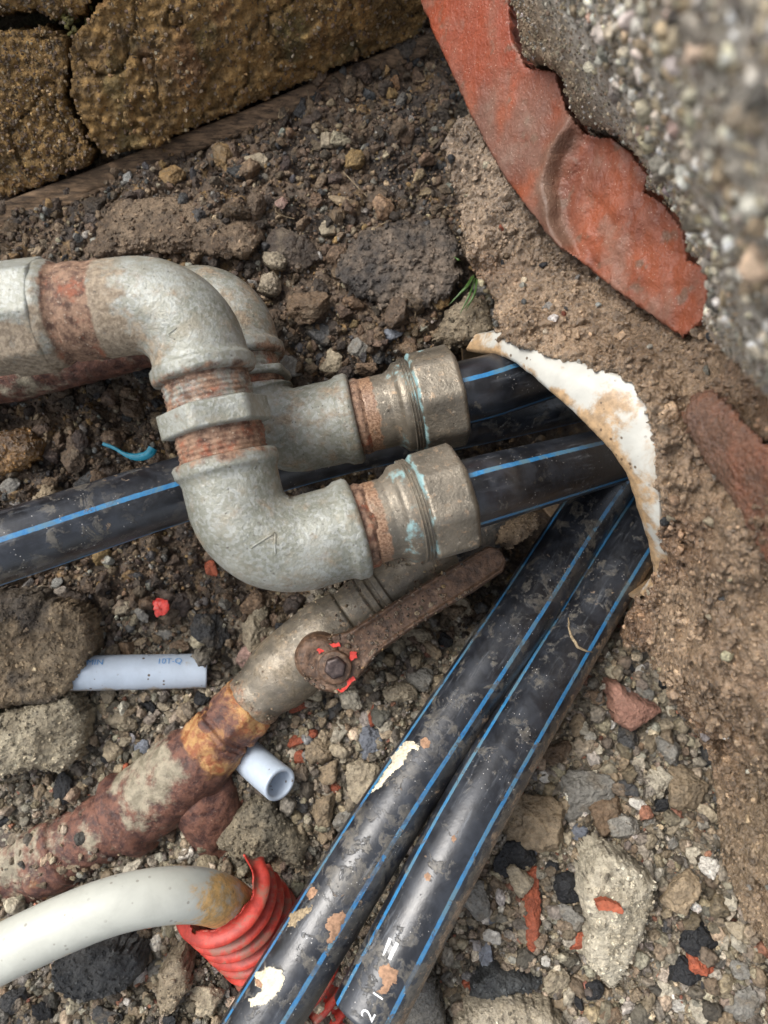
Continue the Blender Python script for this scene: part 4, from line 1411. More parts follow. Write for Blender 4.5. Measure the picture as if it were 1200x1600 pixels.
def plate(name, outline, d0, d1, thick, mat, parent, step=.0008, lip=.0, amp=.0004):
    """a cranked steel lever: outline in photo points between depths d0 and d1 along its length, real thickness"""
    o = np.array(outline, float)
    ax0, ax1 = np.array((523, 1042.)), np.array((790, 868.))
    L = np.linalg.norm(ax1 - ax0)
    dr = (ax1 - ax0) / L
    nx = np.array((-dr[1], dr[0]))
    ts = (o - ax0) @ dr
    na, nb = int((ts.max() - ts.min()) / 3), 26
    tt = np.linspace(ts.min(), ts.max(), na)
    top, bot = [], []
    prof = np.column_stack([ts, (o - ax0) @ nx])
    for t in tt:
        xs = []
        for i in range(len(prof)):
            p0, p1_ = prof[i], prof[(i + 1) % len(prof)]
            if (p0[0] - t) * (p1_[0] - t) <= 0 and p0[0] != p1_[0]:
                xs.append(p0[1] + (p1_[1] - p0[1]) * (t - p0[0]) / (p1_[0] - p0[0]))
        lo_, hi_ = (min(xs), max(xs)) if xs else (0, 0)
        y = np.linspace(lo_, hi_, nb)
        q = ax0 + t * dr + y[:, None] * nx
        dep = d0 + (d1 - d0) * np.clip(t / L, 0, 1)
        e = np.abs(np.linspace(-1, 1, nb))
        rise = -lip * np.exp(-((e - .82) / .12) ** 2) * sstep(np.array(t), 30, 70)
        edge = .0016 * np.clip((e - .86) / .14, 0, 1) ** 2
        w = P(q[:, 0], q[:, 1], dep + rise + edge)
        top.append(w)
        bot.append(P(q[:, 0], q[:, 1], dep + thick))
    T, Bm = np.array(top), np.array(bot)
    T = T + ((amp * fbm(T.reshape(-1, 3), 160, 4)).reshape(na, nb, 1)) * (RC @ np.array([0, 0, 1.0]))
    loop = np.concatenate([T, Bm[:, ::-1]], 1)
    v = loop.reshape(-1, 3)
    f = [grid_faces(na, nb * 2, True), np.arange(nb * 2)[None, :], ((na - 1) * nb * 2 + np.arange(nb * 2))[None, ::-1]]
    return mesh_obj(name, v, f, mat, parent, True)


lev = plate('lever', [(470, 1042), (474, 1020), (486, 1004), (505, 994), (530, 990), (545, 985), (600, 950), (680, 900), (762, 853), (782, 858), (792, 874), (786, 893), (740, 925), (660, 972), (590, 1022), (568, 1050), (552, 1070), (525, 1084), (498, 1078), (478, 1062)],
            .383, .395, .006, M['handle'], vr, lip=.0022)


def disc(name, x, y, d, r, h, mat, parent, n=28, bev=.25, nsec=None, amp=.0002):
    c = P(x, y, d)
    N = RC @ np.array([0, 0, 1.0])
    U, V = RC @ np.array([1.0, 0, 0]), RC @ np.array([0, 1.0, 0])
    th = np.linspace(0, 2 * np.pi, n, endpoint=False)
    k = 1.0 if nsec is None else ngon(nsec, .3, .97)(th, 0)[0]
    rows = []
    for rr, hh in ((1, -h), (1, h * .5), (1 - bev * .4, h * .85), (1 - bev, h), (.55, h * 1.04), (.25, h * .9), (.01, h * .9)):
        rows.append(c + (U * np.cos(th)[:, None] + V * np.sin(th)[:, None]) * (r * rr * k)[:, None] + N * hh if nsec else
                    c + (U * np.cos(th)[:, None] + V * np.sin(th)[:, None]) * (r * rr) + N * hh)
    v = np.concatenate(rows)
    v = v + (amp * fbm(v, 300, 3))[:, None] * N
    return mesh_obj(name, v, grid_faces(len(rows), n, True), mat, parent, True)


nq = 260
sq = rng.uniform(S(400, 1095), S(690, 865), nq)
tq = rng.uniform(-1.5, 1.5, nq)
cq = vp.at(sq)
_, Nq, Bq = vp.frame(sq)
rq = np.where((sq > S(430, 1060)) & (sq < b), .0186, .0158)
g = grains('grit', cq + (Nq * np.cos(tq)[:, None] + Bq * np.sin(tq)[:, None]) * rq[:, None], rng.uniform(.0004, .0011, nq), pick(['tan', 'brown', 'beige', 'soil'], [5, 5, 3, 5], nq), M['rubble'], 1, False, vr)
g['kind'] = 'stuff'
lv = np.array([v_.co[:] for v_ in lev.data.vertices]) + np.array(ROOT[lev.name])
_, _, ld = to_px(lv)
lk = rng.choice(np.nonzero(ld < np.median(ld))[0], 420, replace=False)
g = grains('mud_specks', lv[lk], np.minimum(np.exp(rng.normal(math.log(.0007), .4, 420)), .002), pick(['tan', 'brown', 'soil', 'ochre'], [3, 5, 7, 1], 420), M['mud'], 1, True, vr)
g['kind'] = 'stuff'
disc('pivot_stem', 500, 1025, .392, .0125, .010, M['handle'], vr, 40)
disc('washer', 523, 1043, .382, .0085, .0016, M['handle'], vr, 40)
disc('pivot_bolt', 524, 1043, .3795, .0058, .0024, M['bolt'], vr, 36, nsec=6)


def flake(name, poly_, d, mat, parent=None, th=.0005, amp=.0006, step=.9):
    poly_ = np.array(poly_, float)
    gx = np.arange(poly_[:, 0].min() - 2, poly_[:, 0].max() + 3, step)
    gy = np.arange(poly_[:, 1].min() - 2, poly_[:, 1].max() + 3, step)
    X, Y = np.meshgrid(gx, gy)
    x, y = X.ravel(), Y.ravel()
    z = np.column_stack([x, y, 0 * x])
    ins = in_poly(x + 3 * fbm(z, .13, 3), y + 3 * fbm(z, .13, 3, off=4.), poly_)
    F = grid_faces(len(gy), len(gx))
    F = F[ins[F].all(1)]
    t = P(x, y, d + amp * fbm(z, .06, 3))
    b = t - (RC @ np.array([0, 0, 1.0])) * th
    n = len(x)
    E = np.concatenate([F[:, [0, 1]], F[:, [1, 2]], F[:, [2, 3]], F[:, [3, 0]]])
    key = np.sort(E, 1)
    kq = key[:, 0].astype(np.int64) * n + key[:, 1]
    _, inv, cnt = np.unique(kq, return_inverse=True, return_counts=True)
    B = E[cnt[inv] == 1]
    fs = np.concatenate([F, F[:, ::-1] + n, np.stack([B[:, 1], B[:, 0], B[:, 0] + n, B[:, 1] + n], 1)])
    v = np.concatenate([t, b])
    u = np.unique(fs)
    re = np.full(len(v), -1)
    re[u] = np.arange(len(u))
    return mesh_obj(name, v[u], re[fs], mat, parent, False)


flake('paint_remnant', [(492, 1014), (508, 1006), (530, 1004), (534, 1010), (512, 1014), (498, 1022)], .3822, M['redpaint'], vr, .001)
flake('paint_remnant', [(545, 1018), (558, 1017), (558, 1028), (546, 1034)], .3822, M['redpaint'], vr, .001)
flake('paint_remnant', [(520, 1072), (530, 1066), (552, 1056), (556, 1062), (536, 1082), (524, 1083)], .3832, M['redpaint'], vr, .001)

# ------------------------------------------------------------------ WHITE PIPE, RED CONDUIT, OFFCUTS
wp = Path([(-260, 1640, .335), (-60, 1522, .337), (80, 1453, .338), (180, 1414, .343), (262, 1399, .352), (322, 1401, .366), (362, 1418, .386), (395, 1450, .408)])
wr = thing('white_pipe', P(180, 1430, .36), 'curved off-white pipe from the left edge, its yellowed end dipping into the red conduit', 'pipe')
e_ = wp.s_at(255, 1399)
tube('pipe_wall', wp, [(0, .0124), (wp.L, .0122)], M['pvc'], wr, 64, ds=.001, amp=.00008, attrs={'stain': lambda s, th, p: -.0 + .3 * fbm(p, 30, 3) + .2 * sstep(np.sin(th), .5, .95) + .62 * sstep(s, e_ - .01, e_ + .028)}, hollow=.010)

cp = Path([(336, 1384, .381), (368, 1418, .396), (412, 1466, .414), (480, 1542, .424), (560, 1640, .426), (640, 1760, .426)])
cr = thing('red_conduit', P(400, 1470, .43), 'torn red corrugated conduit with the white pipe going in, passing under the black pipes', 'conduit')
prof, s_ = [], .0035
while s_ < cp.L - .004:
    prof += [(s_, .0204), (s_ + .0016, .0214), (s_ + .0032, .0250), (s_ + .0048, .0260), (s_ + .0064, .0250), (s_ + .0080, .0214)]
    s_ += .0096


def conduit():
    ps = np.array([a_ for a_, _ in prof])
    pr = np.array([b_ for _, b_ in prof])
    q = np.arange(0, cp.L, .0006)
    r = np.interp(q, ps, pr)
    n = 96
    c = cp.at(q)
    T, N, B = cp.frame(q)
    th = np.linspace(0, 2 * np.pi, n, endpoint=False)
    dirs = N[:, None] * np.cos(th)[None, :, None] + B[:, None] * np.sin(th)[None, :, None]
    # torn mouth: the near lip is ragged, the far side ripped away, one tongue stands up at the end of the tear
    tw = (th + np.pi) % (2 * np.pi) - np.pi
    tear = .0016 + .0012 * np.sin(5 * th) + .0008 * np.sin(11 * th + 1) + .0035 * np.exp(-((tw - .75) / .18) ** 2)
    tear = tear + .034 * sstep(tw, 1.55, 2.1) + .034 * sstep(tw, -1.95, -2.15)
    base = q[:, None] - .012 * np.exp(-((tw + 1.78) / .17) ** 2)[None] * np.exp(-q / .008)[:, None]
    cc = c[:, None] + T[:, None] * (base - q[:, None])[:, :, None]
    v = cc + dirs * r[:, None, None]
    vi = cc + dirs * (r - .0009)[:, None, None]
    V = np.concatenate([v.reshape(-1, 3), vi.reshape(-1, 3)])
    V = V + (.00035 * fbm(V, 120, 3))[:, None] * np.concatenate([dirs.reshape(-1, 3)] * 2)
    F = grid_faces(len(q), n, True)
    k = len(q) * n
    F = F[(q[F[:, 0] // n] > tear[F[:, 0] % n])]
    E = np.concatenate([F[:, [0, 1]], F[:, [1, 2]], F[:, [2, 3]], F[:, [3, 0]]])
    ks = np.sort(E, 1)
    kk = ks[:, 0].astype(np.int64) * k + ks[:, 1]
    _, inv, cn = np.unique(kk, return_inverse=True, return_counts=True)
    Bd = E[cn[inv] == 1]
    lip = np.stack([Bd[:, 1], Bd[:, 0], Bd[:, 0] + k, Bd[:, 1] + k], 1)
    fa = np.concatenate([F, F[:, ::-1] + k, lip])
    us = np.unique(fa)
    rx = np.full(2 * k, -1)
    rx[us] = np.arange(len(us))
    return mesh_obj('corrugated_wall', V[us], rx[fa], M['red'], cr, True)


conduit()
# grit packed in the corrugations
th = rng.uniform(-.9, 1.1, 420)
si = rng.integers(1, 9, 420)
ss_ = .0035 + si * .0096 - .0006 + rng.normal(0, .0004, 420)
c = cp.at(ss_)
T, N, B = cp.frame(ss_)
gp = c + (N * np.cos(th)[:, None] + B * np.sin(th)[:, None]) * .0208
g = grains('packed_grit', gp, rng.uniform(.0005, .0013, 420), pick(['tan', 'soil', 'beige', 'brown'], [4, 3, 3, 3], 420), M['rubble'], 0, False, cr)
g['kind'] = 'stuff'

op = Path([(60, 1053, .418), (108, 1052, .420), (220, 1050, .427), (324, 1048, .434)])
orr = thing('pipe_offcut', P(220, 1060, .436), 'short bluish-white pipe length lying flat beside the two mortar lumps', 'pipe offcut', 'white pipe offcuts')
tube('pipe_wall', op, [(0, .0096), (op.L, .0096)], M['pvc_blue'], orr, 56, ds=.001, amp=.00004, attrs={'stain': lambda s, th, p: -.02 + .35 * fbm(p, 40, 3) + .5 * sstep(np.sin(th), .5, .95)}, hollow=.0078)
glyphs('printed_mark', 'MIN', op, op.s_at(152, 1050), -.80, .0036, .0096, M['printblue'], orr, 1)
glyphs('printed_mark', '10T-Q', op, op.s_at(266, 1050), -.80, .0036, .0096, M['printblue'], orr, 1)
tb = Path([(372, 1164, .432), (398, 1192, .420), (438, 1226, .402)])
tr = thing('pipe_offcut', P(415, 1210, .43), 'stubby bluish-white tube with its open end towards the two parallel black pipes', 'pipe offcut', 'white pipe offcuts')
tube('pipe_wall', tb, [(0, .0094), (tb.L - .0006, .0094), (tb.L, .0088)], M['pvc_blue'], tr, 56, ds=.0008, amp=.00004, attrs={'stain': lambda s, th, p: .05 + .35 * fbm(p, 50, 3)}, hollow=.0071)

# ------------------------------------------------------------------ TIMBER STRIP
wd_root = thing('timber_strip', P(250, 260, .455), 'thin rotten wooden strip running along the foot of the stone wall', 'timber')


def strip(name, pts, wid, thick, parent):
    a = spline(pts, 260)
    T = nrm(np.gradient(a, axis=0))
    N = nrm(CAM - a)
    B = np.cross(T, N)
    sec = [(-1, -1), (-1, .7), (-.8, 1), (-.4, 1.05), (0, .95), (.4, 1.05), (.8, 1), (1, .7), (1, -1)]
    v = np.stack([a + B * (wid * x) + N * (thick * y) for x, y in sec], 1)
    f = v.reshape(-1, 3)
    f = f + (.0016 * fbm(f * np.array([.35, 1, 1]), 120, 4))[:, None] * np.repeat(N, len(sec), 0)
    return mesh_obj(name, f, grid_faces(len(a), len(sec), True), M['wood'], parent, True)


strip('strip_body', [(-150, 400, .450), (0, 335, .452), (150, 280, .453), (300, 222, .455), (420, 175, .457), (520, 132, .460), (600, 98, .463), (690, 60, .468)], .0056, .003, wd_root)
strip('split_lath', [(-150, 425, .452), (0, 352, .454), (130, 302, .455), (230, 262, .457), (300, 240, .46)], .0032, .003, wd_root)

# ------------------------------------------------------------------ MORTAR LUMPS and LARGE STONES
def lump_disp(amp=.0022):
    def f(w, px, py):
        wd_, wi_ = worley(w, 190.0, 6.5)
        wd2_, wi2_ = worley(w, 75.0, 2.5)
        k = amp / .0022
        return k * (.0042 * fbm(w, 42, 5, .6, off=2) + .0022 * np.clip(.75 - wd_, 0, 1) * (0.3 + wi_) + .0045 * (.5 - wd2_) * (wi2_ - .2) + .0014 * fbm(w, 280, 4, .6))
    return f


def two(c0, c1, sc=45, dark=None):
    def f(w, px, py, d):
        c = lerp(c0, c1, sstep(fbm(w, sc, 4, off=3) + .7 * fbm(w, sc * 4.5, 3), -.5, .5))
        if dark is not None:
            k = dark(px, py, w)[:, None]
            c = c * (1 - k) + np.array((.035, .03, .027)) * k
        return c
    return f


def lump(name, poly_, depth, slope, c0, c1, label, cat, group=None, skirt=.02, edge=.008, edge_px=18, dark=None, jit=6, mat='lump', n=(0, -.05, 1), amp=.0022):
    poly_ = np.array(poly_, float)
    cx, cy = poly_.mean(0)
    ctrl = [(x, y, depth + slope[0] * (x - cx) / 100 + slope[1] * (y - cy) / 100) for x, y in poly_]
    ctrl.append((cx, cy, depth - .003))
    ob, pts, nn_ = relief(name, ctrl, n, .0011, poly_, lump_disp(amp), two(c0, c1, dark=dark), M[mat], None, skirt, jit, edge, edge_px)
    if amp > .0015:
        m_ = min(len(pts) // 5, 900)
        kk_ = rng.choice(len(pts), m_, replace=False)
        cc_ = two(c0, c1, dark=dark)(pts[kk_], *to_px(pts[kk_])[:2], 0) * np.exp(rng.normal(size=(m_, 1)) * .35)
        g_ = grains('crumbs', pts[kk_], np.minimum(np.exp(rng.normal(math.log(.0008), .4, m_)), .002), cc_, M[mat], 1, False, ob)
        g_['kind'] = 'stuff'
    return tag(ob, label, cat, group)


lump('mortar_lump', [(-80, 925), (40, 925), (100, 945), (132, 960), (140, 1000), (132, 1040), (112, 1075), (85, 1098), (40, 1108), (-80, 1118)], .405, (.006, 0), (0.15, 0.105, 0.06), (0.34, 0.26, 0.165),
     'brown broken mortar lump at the left edge, above the paler one', 'mortar lump', 'mortar lumps at the left edge',
     dark=lambda x, y, w: .75 * sstep(fbm(w, 40, 3, off=4) + .6 * sstep(y, 1010, 940) * sstep(x, 130, 60), .25, .5))
lump('mortar_lump', [(-80, 1120), (20, 1112), (60, 1100), (100, 1088), (118, 1105), (132, 1128), (130, 1165), (118, 1190), (90, 1215), (40, 1208), (-20, 1220), (-80, 1225)], .408, (.007, .004), (0.24, 0.20, 0.135), (0.42, 0.365, 0.26),
     'paler grey-tan mortar lump at the left edge, below the brown one', 'mortar lump', 'mortar lumps at the left edge')
lump('dark_stone', [(528, 405), (560, 375), (620, 355), (690, 350), (722, 380), (722, 430), (705, 470), (660, 488), (600, 486), (550, 468), (525, 440)], .418, (0, -.008), (0.045, 0.039, 0.035), (0.175, 0.135, 0.10),
     'large black-crusted stone in the soil behind the brass nuts', 'stone', edge=.010, edge_px=26, mat='soil', n=(0, -.5, .86), jit=16, amp=.0036)
lump('soil_clod', [(700, 480), (735, 452), (765, 468), (778, 500), (770, 525), (735, 540), (700, 545), (680, 525)], .405, (0, -.006), (0.12, 0.09, 0.055), (0.27, 0.22, 0.15),
     'tan soil clod under the tuft of grass', 'clod', edge=.01, edge_px=22)
lump('soil_clod', [(140, 360), (170, 315), (230, 300), (330, 315), (400, 335), (410, 375), (380, 410), (300, 400), (200, 402), (140, 410)], .420, (0, -.010), (0.10, 0.068, 0.042), (0.215, 0.155, 0.10),
     'broad brown soil clod just above the upper elbows', 'clod', edge=.012, edge_px=30, mat='soil', n=(0, -.4, .9))
lump('pale_stone', [(922, 1372), (945, 1340), (985, 1352), (1030, 1385), (1022, 1430), (1010, 1475), (985, 1530), (962, 1562), (935, 1535), (918, 1505), (925, 1460), (912, 1410)], .382, (.004, .003), (0.36, 0.315, 0.23), (0.56, 0.505, 0.39),
     'largest pale wedge-shaped stone at the lower right, carrying a red brick chip', 'stone', edge=.009, edge_px=20, mat='rubble')
flake('chip', [(931, 1409), (948, 1406), (965, 1412), (976, 1424), (972, 1430), (955, 1424), (936, 1424)], .3735, M['redchip'], None, .004)
tag(bpy.data.objects['chip'], 'flat red brick chip lying on the largest pale stone', 'brick chip')
lump('rubble_stone', [(330, 1330), (345, 1300), (385, 1262), (420, 1256), (455, 1290), (482, 1330), (470, 1365), (430, 1350), (400, 1368), (360, 1352)], .408, (0, 0), (0.12, 0.105, 0.075), (0.24, 0.20, 0.135),
     'brown-grey rubble stone behind the torn mouth of the red conduit', 'stone', edge=.010, edge_px=22)
lump('dark_lump', [(70, 1520), (110, 1490), (170, 1484), (215, 1500), (222, 1530), (190, 1560), (130, 1575), (80, 1560)], .392, (0, 0), (0.032, 0.034, 0.036), (0.085, 0.085, 0.082),
     'dark grey lump in the gravel below the white pipe', 'lump', edge=.009, edge_px=24)
lump('tan_stone', [(243, 1530), (262, 1508), (285, 1500), (292, 1530), (296, 1552), (272, 1582), (246, 1590), (240, 1560)], .388, (0, 0), (0.25, 0.20, 0.13), (0.36, 0.29, 0.20),
     'upright tan stone below the bend of the white pipe', 'stone', edge=.006, edge_px=12, mat='rubble')
lump('coal_lump', [(735, 1548), (760, 1525), (800, 1522), (850, 1538), (845, 1552), (800, 1560), (760, 1572), (735, 1565)], .388, (0, 0), (0.03, 0.033, 0.035), (0.075, 0.08, 0.08),
     'flat dark slate lump at the bottom of the gravel', 'lump', edge=.006, edge_px=12, mat='rubble')
lump('pale_stone', [(722, 1600), (745, 1578), (800, 1572), (850, 1580), (880, 1600), (900, 1650), (700, 1650)], .380, (0, 0), (0.33, 0.28, 0.20), (0.47, 0.41, 0.31),
     'pale stone cut by the bottom edge below the slate lump', 'stone', edge=.006, edge_px=14, mat='rubble')
lump('brick_shard', [(953, 1070), (972, 1068), (990, 1085), (1042, 1112), (1020, 1128), (990, 1148), (962, 1130), (956, 1100)], .415, (0, 0), (0.24, 0.12, 0.085), (0.33, 0.175, 0.125),
     'dull red broken brick shard in the gravel by the mud wall', 'brick shard', edge=.006, edge_px=10, mat='rubble', amp=.001)
lump('grey_slab', [(640, 1560), (665, 1530), (682, 1548), (700, 1600), (715, 1680), (600, 1680), (612, 1610)], .382, (0, 0), (0.085, 0.08, 0.068), (0.14, 0.128, 0.105),
     'smooth grey slab beside the cut end of the printed pipe', 'slab', edge=.006, edge_px=14, mat='mud', amp=.0006)
lump('mud_clod', [(775, 850), (790, 822), (818, 808), (842, 800), (846, 822), (826, 842), (800, 862)], .408, (0, 0), (0.14, 0.095, 0.055), (0.30, 0.22, 0.14),
     'small mud clod at the tip of the valve lever', 'clod', edge=.008, edge_px=14)
lump('soil_clod', [(298, 1026), (306, 1016), (322, 1018), (330, 1030), (322, 1046), (308, 1044)], .415, (0, 0), (0.10, 0.09, 0.07), (0.27, 0.24, 0.19),
     'crumb of grey soil sitting on the end of the flat pipe length', 'clod', edge=.005, edge_px=9)
lump('amber_lump', [(-40, 700), (-10, 672), (35, 668), (58, 690), (55, 720), (20, 740), (-40, 752)], .425, (0, 0), (0.085, 0.042, 0.012), (0.30, 0.16, 0.05),
     'glossy amber-brown lump at the left edge above the long black pipe', 'lump', edge=.012, edge_px=22, mat='mud', amp=.002)
lump('tan_stone', [(42, 782), (62, 758), (84, 760), (90, 775), (75, 792), (52, 798)], .425, (0, 0), (0.22, 0.165, 0.10), (0.33, 0.26, 0.17), 'small tan stone beside the amber lump', 'stone', edge=.006, edge_px=10, mat='rubble')

# individually placed stones: (px, py, radius px, colour, stretch, label or None)
PLACED = [
    (1060, 1392, 40, 'tan', 1.0, 'brown knobbly stone right of the largest pale stone'), (1110, 1356, 24, 'white', 1.0, 'small white stone beside the mud wall'),
    (798, 1342, 36, 'coal', 1.15, 'glossy black stone near the right black pipe'), (835, 1288, 56, 'tan', 1.2, 'broad tan rubble stone above the glossy black stone'),
    (902, 1232, 42, 'grey', 1.3, 'grey rubble stone between the tan rubble and the brick shard'), (948, 1272, 38, 'brown', 1.0, 'brown rounded stone above the small grey angular one'),
    (975, 1288, 26, 'grey', 1.0, 'small grey angular stone among the gravel'), (1024, 1222, 30, 'cream', 1.0, 'cream stone below the brick shard'), (1068, 1226, 36, 'tan', 1.1, 'tan stone close to the mud wall'),
    (830, 1410, 26, 'red', 2.2, 'long red brick sliver in the gravel'), (1085, 1462, 30, 'coal', 1.2, 'black clinker below the knobbly stone'), (1066, 1510, 26, 'coal', 1.1, 'black clinker lowest at the right'),
    (890, 1385, 26, 'coal', 1.3, 'black clinker left of the largest pale stone'), (1030, 1258, 22, 'coal', 1.3, 'black clinker beside the cream stone'), (810, 1372, 30, 'beige', 1.1, 'beige crumbly stone below the glossy black one'),
    (730, 1390, 34, 'grey', 1.1, 'grey crumbly stone against the right black pipe'), (900, 1470, 22, 'red', .8, 'small red brick chip beside the pale stone'), (1040, 1545, 20, 'cream', 1.2, 'cream oval pebble at the lower right'),
    (1060, 1570, 16, 'white', 1.0, 'white pebble at the lower right'), (770, 1464, 16, 'white', 1.0, 'white pebble in the middle of the gravel'), (758, 1492, 20, 'blue', 1.6, 'bluish pebble in the middle of the gravel'),
    (735, 1535, 14, 'red', 1.2, 'red chip near the slate lump'), (1155, 1455, 26, 'beige', 1.1, 'beige stone against the mud wall foot'), (1160, 1560, 30, 'grey', 1.1, 'grey stone in the lower right corner'),
    (1090, 1500, 24, 'red', 1.5, 'orange-red chip beside the black clinkers'), (870, 1180, 24, 'brown', 1.1, 'brown stone in the shade of the right pipe'), (820, 1310, 22, 'blue', 1.1, 'blue-grey pebble on the tan rubble'),
    (1040, 1170, 26, 'grey', 1.1, 'grey stone under the brick shard'), (980, 1150, 24, 'dark', 1.1, 'dark stone under the brick shard'), (690, 1440, 14, 'beige', 1, None),
    (549, 1094, 24, 'cream', 1.0, 'cream stone just under the valve lever'), (585, 1118, 15, 'red', 1.5, 'red brick chip by the cream stone'), (470, 1155, 17, 'red', 1.9, 'orange-red brick sliver beside the open tube'),
    (578, 1162, 30, 'blue', 1.2, 'smooth blue-grey stone beside the left black pipe'), (500, 1172, 26, 'tan', 1.0, 'tan stone between brick sliver and blue-grey stone'), (532, 1142, 18, 'cream', 1.1, 'cream pebble below the valve lever'),
    (528, 1172, 16, 'beige', 1, None), (575, 1212, 40, 'beige', 1.1, 'beige stone beside the left black pipe'), (515, 1205, 18, 'tan', 1.1, None), (470, 1182, 12, 'red', 1, None), (525, 1230, 9, 'red', 1.2, None),
    (620, 1085, 28, 'beige', 1.0, 'beige stone under the mud-caked lever'), (655, 1060, 26, 'grey', 1.0, 'grey stone under the mud-caked lever'), (520, 1105, 20, 'dark', 1.0, 'dark stone under the lever pivot'),
    (575, 1060, 14, 'tan', 1, None), (600, 1135, 14, 'cream', 1, None), (625, 1150, 15, 'beige', 1, None), (465, 1100, 16, 'red', 1.6, 'red chip beside the rusted nut'), (505, 1262, 26, 'tan', 1.1, 'tan stone left of the parallel pipes'),
    (540, 1280, 20, 'grey', 1.1, None), (470, 1255, 16, 'dark', 1, None), (330, 985, 36, 'dark', 1.0, 'dark grey angular stone below the front elbow'), (330, 890, 16, 'red', 1.2, 'brick fragment tucked under the front elbow'),
    (385, 1030, 20, 'pink', 1.4, 'pinkish brick fragment beside the valve body'), (400, 985, 30, 'beige', 1.0, 'crumbly beige stone between elbow and valve'), (270, 965, 20, 'soil', 1, None), (165, 1022, 14, 'cream', 1.3, 'cream chip on top of the flat pipe length'),
    (222, 1168, 15, 'blue', 1.1, 'pale blue-grey pebble below the flat pipe length'), (198, 1205, 14, 'red', 1.2, 'orange brick bit left of the rusted elbow'), (72, 1312, 14, 'white', 1.1, 'white pebble in the dark hollow at the left'),
    (180, 1268, 12, 'white', 1.9, 'white splinter on the rusted pipe'), (220, 1524, 16, 'white', 1.1, 'smooth white pebble below the white pipe'), (248, 1512, 17, 'grey', 1.1, 'smooth grey pebble next to the white one'),
    (236, 1540, 14, 'tan', 1.2, None), (325, 1558, 34, 'beige', 1.0, 'beige crumbly stone between conduit and tan stone'), (205, 1490, 16, 'beige', 1.1, None), (270, 1268, 22, 'tan', 1.1, 'tan lump stuck on the rusted elbow'),
    (290, 1248, 13, 'ochre', 1, None), (262, 1292, 18, 'soil', 1.1, None), (430, 1010, 10, 'cream', 1, None), (405, 255, 16, 'beige', 1.2, 'small beige pebble in the upper soil'), (352, 255, 24, 'ochre', 1.0, 'ochre broken pebble under the wooden strip'),
    (510, 222, 16, 'beige', 1.0, None), (440, 320, 12, 'pink', 1.1, None), (540, 320, 16, 'tan', 2.0, 'pale twig-like sliver in the upper soil'), (515, 362, 16, 'beige', 1.0, 'beige pebble above the black-crusted stone'),
    (275, 278, 24, 'ochre', 1.0, None), (400, 330, 26, 'soil', 1, None), (475, 485, 36, 'brown', 1.1, 'brown stone beside the rear elbow'), (450, 575, 26, 'grey', 1.1, 'grey stone just above the rear elbow arm'),
    (520, 565, 22, 'beige', 1, None), (560, 545, 18, 'grey', 1, None), (615, 518, 20, 'blue', 1.5, 'flat silvery chip above the rear brass nut'), (500, 525, 22, 'dark', 1, None), (455, 400, 34, 'darksoil', 1.3, 'dark clod left of the black-crusted stone'),
    (590, 560, 16, 'dark', 1, None), (640, 545, 18, 'brown', 1, None), (135, 760, 22, 'dark', 1.1, None), (20, 760, 18, 'grey', 1, None), (120, 720, 24, 'soil', 1, None), (210, 640, 22, 'brown', 1, None), (30, 1560, 26, 'dark', 1.1, None),
]
CATL = {'beige': 'beige', 'tan': 'tan', 'grey': 'grey', 'dark': 'dark', 'coal': 'black', 'red': 'red', 'cream': 'cream', 'brown': 'brown', 'blue': 'blue-grey', 'white': 'white', 'soil': 'earthy brown', 'darksoil': 'dark brown', 'ochre': 'ochre', 'pink': 'pinkish'}


def stone(px, py, rpx, colr_, stretch, label, group='loose stones in the trench', lift=.35):
    w = on_floor(px, py)[0]
    d = to_px(w[None])[2][0]
    r = rpx * K * d
    sub = 4 if rpx > 22 else 3
    S_, F_ = stones(1, sub, 13, 1.0, (.62, .85))
    v = S_[0]
    ax = rng.uniform(0, np.pi)
    R2 = np.array([[math.cos(ax), -math.sin(ax), 0], [math.sin(ax), math.cos(ax), 0], [0, 0, 1]])
    v = v * 1.08 * np.array([1, 1, .72])
    v = (v * np.array([stretch, 1 / math.sqrt(stretch), 1])) @ R2.T * r
    dirs = nrm(v)
    seed = rng.uniform(0, 50)
    v = v + dirs * (r * (.24 * fbm(v / r, 1.5, 5, .62, off=seed) + .10 * fbm(v / r, 6, 3, .6, off=seed)))[:, None]
    z = v[:, 2].max()
    pos = w + np.array([0, 0, r * lift * .8])
    base = np.array(PAL[colr_]) * np.exp(rng.normal() * .12)
    n_ = fbm(v / r, 2.2, 4, .6, off=seed + 3)
    c = base * (1 + .5 * n_)[:, None]
    if colr_ not in ('red', 'coal', 'white', 'blue'):
        k = sstep(fbm(v / r, 1.6, 3, off=seed + 9), .05, .35)[:, None] * .45
        c = c * (1 - k) + np.array((.20, .16, .11)) * k
    nm = {'red': 'brick_chip', 'coal': 'clinker'}.get(colr_, 'stone')
    ob = mesh_obj(nm, v, F_, M['rubble'], None, True, colr=c)
    ob.location = pos
    if label is None:
        AUTO.append((ob, px, py, rpx, CATL[colr_], 'brick chip' if colr_ == 'red' else 'stone'))
    tag(ob, label or 'stone', 'brick chip' if colr_ == 'red' else 'stone', group)
    return pos, r


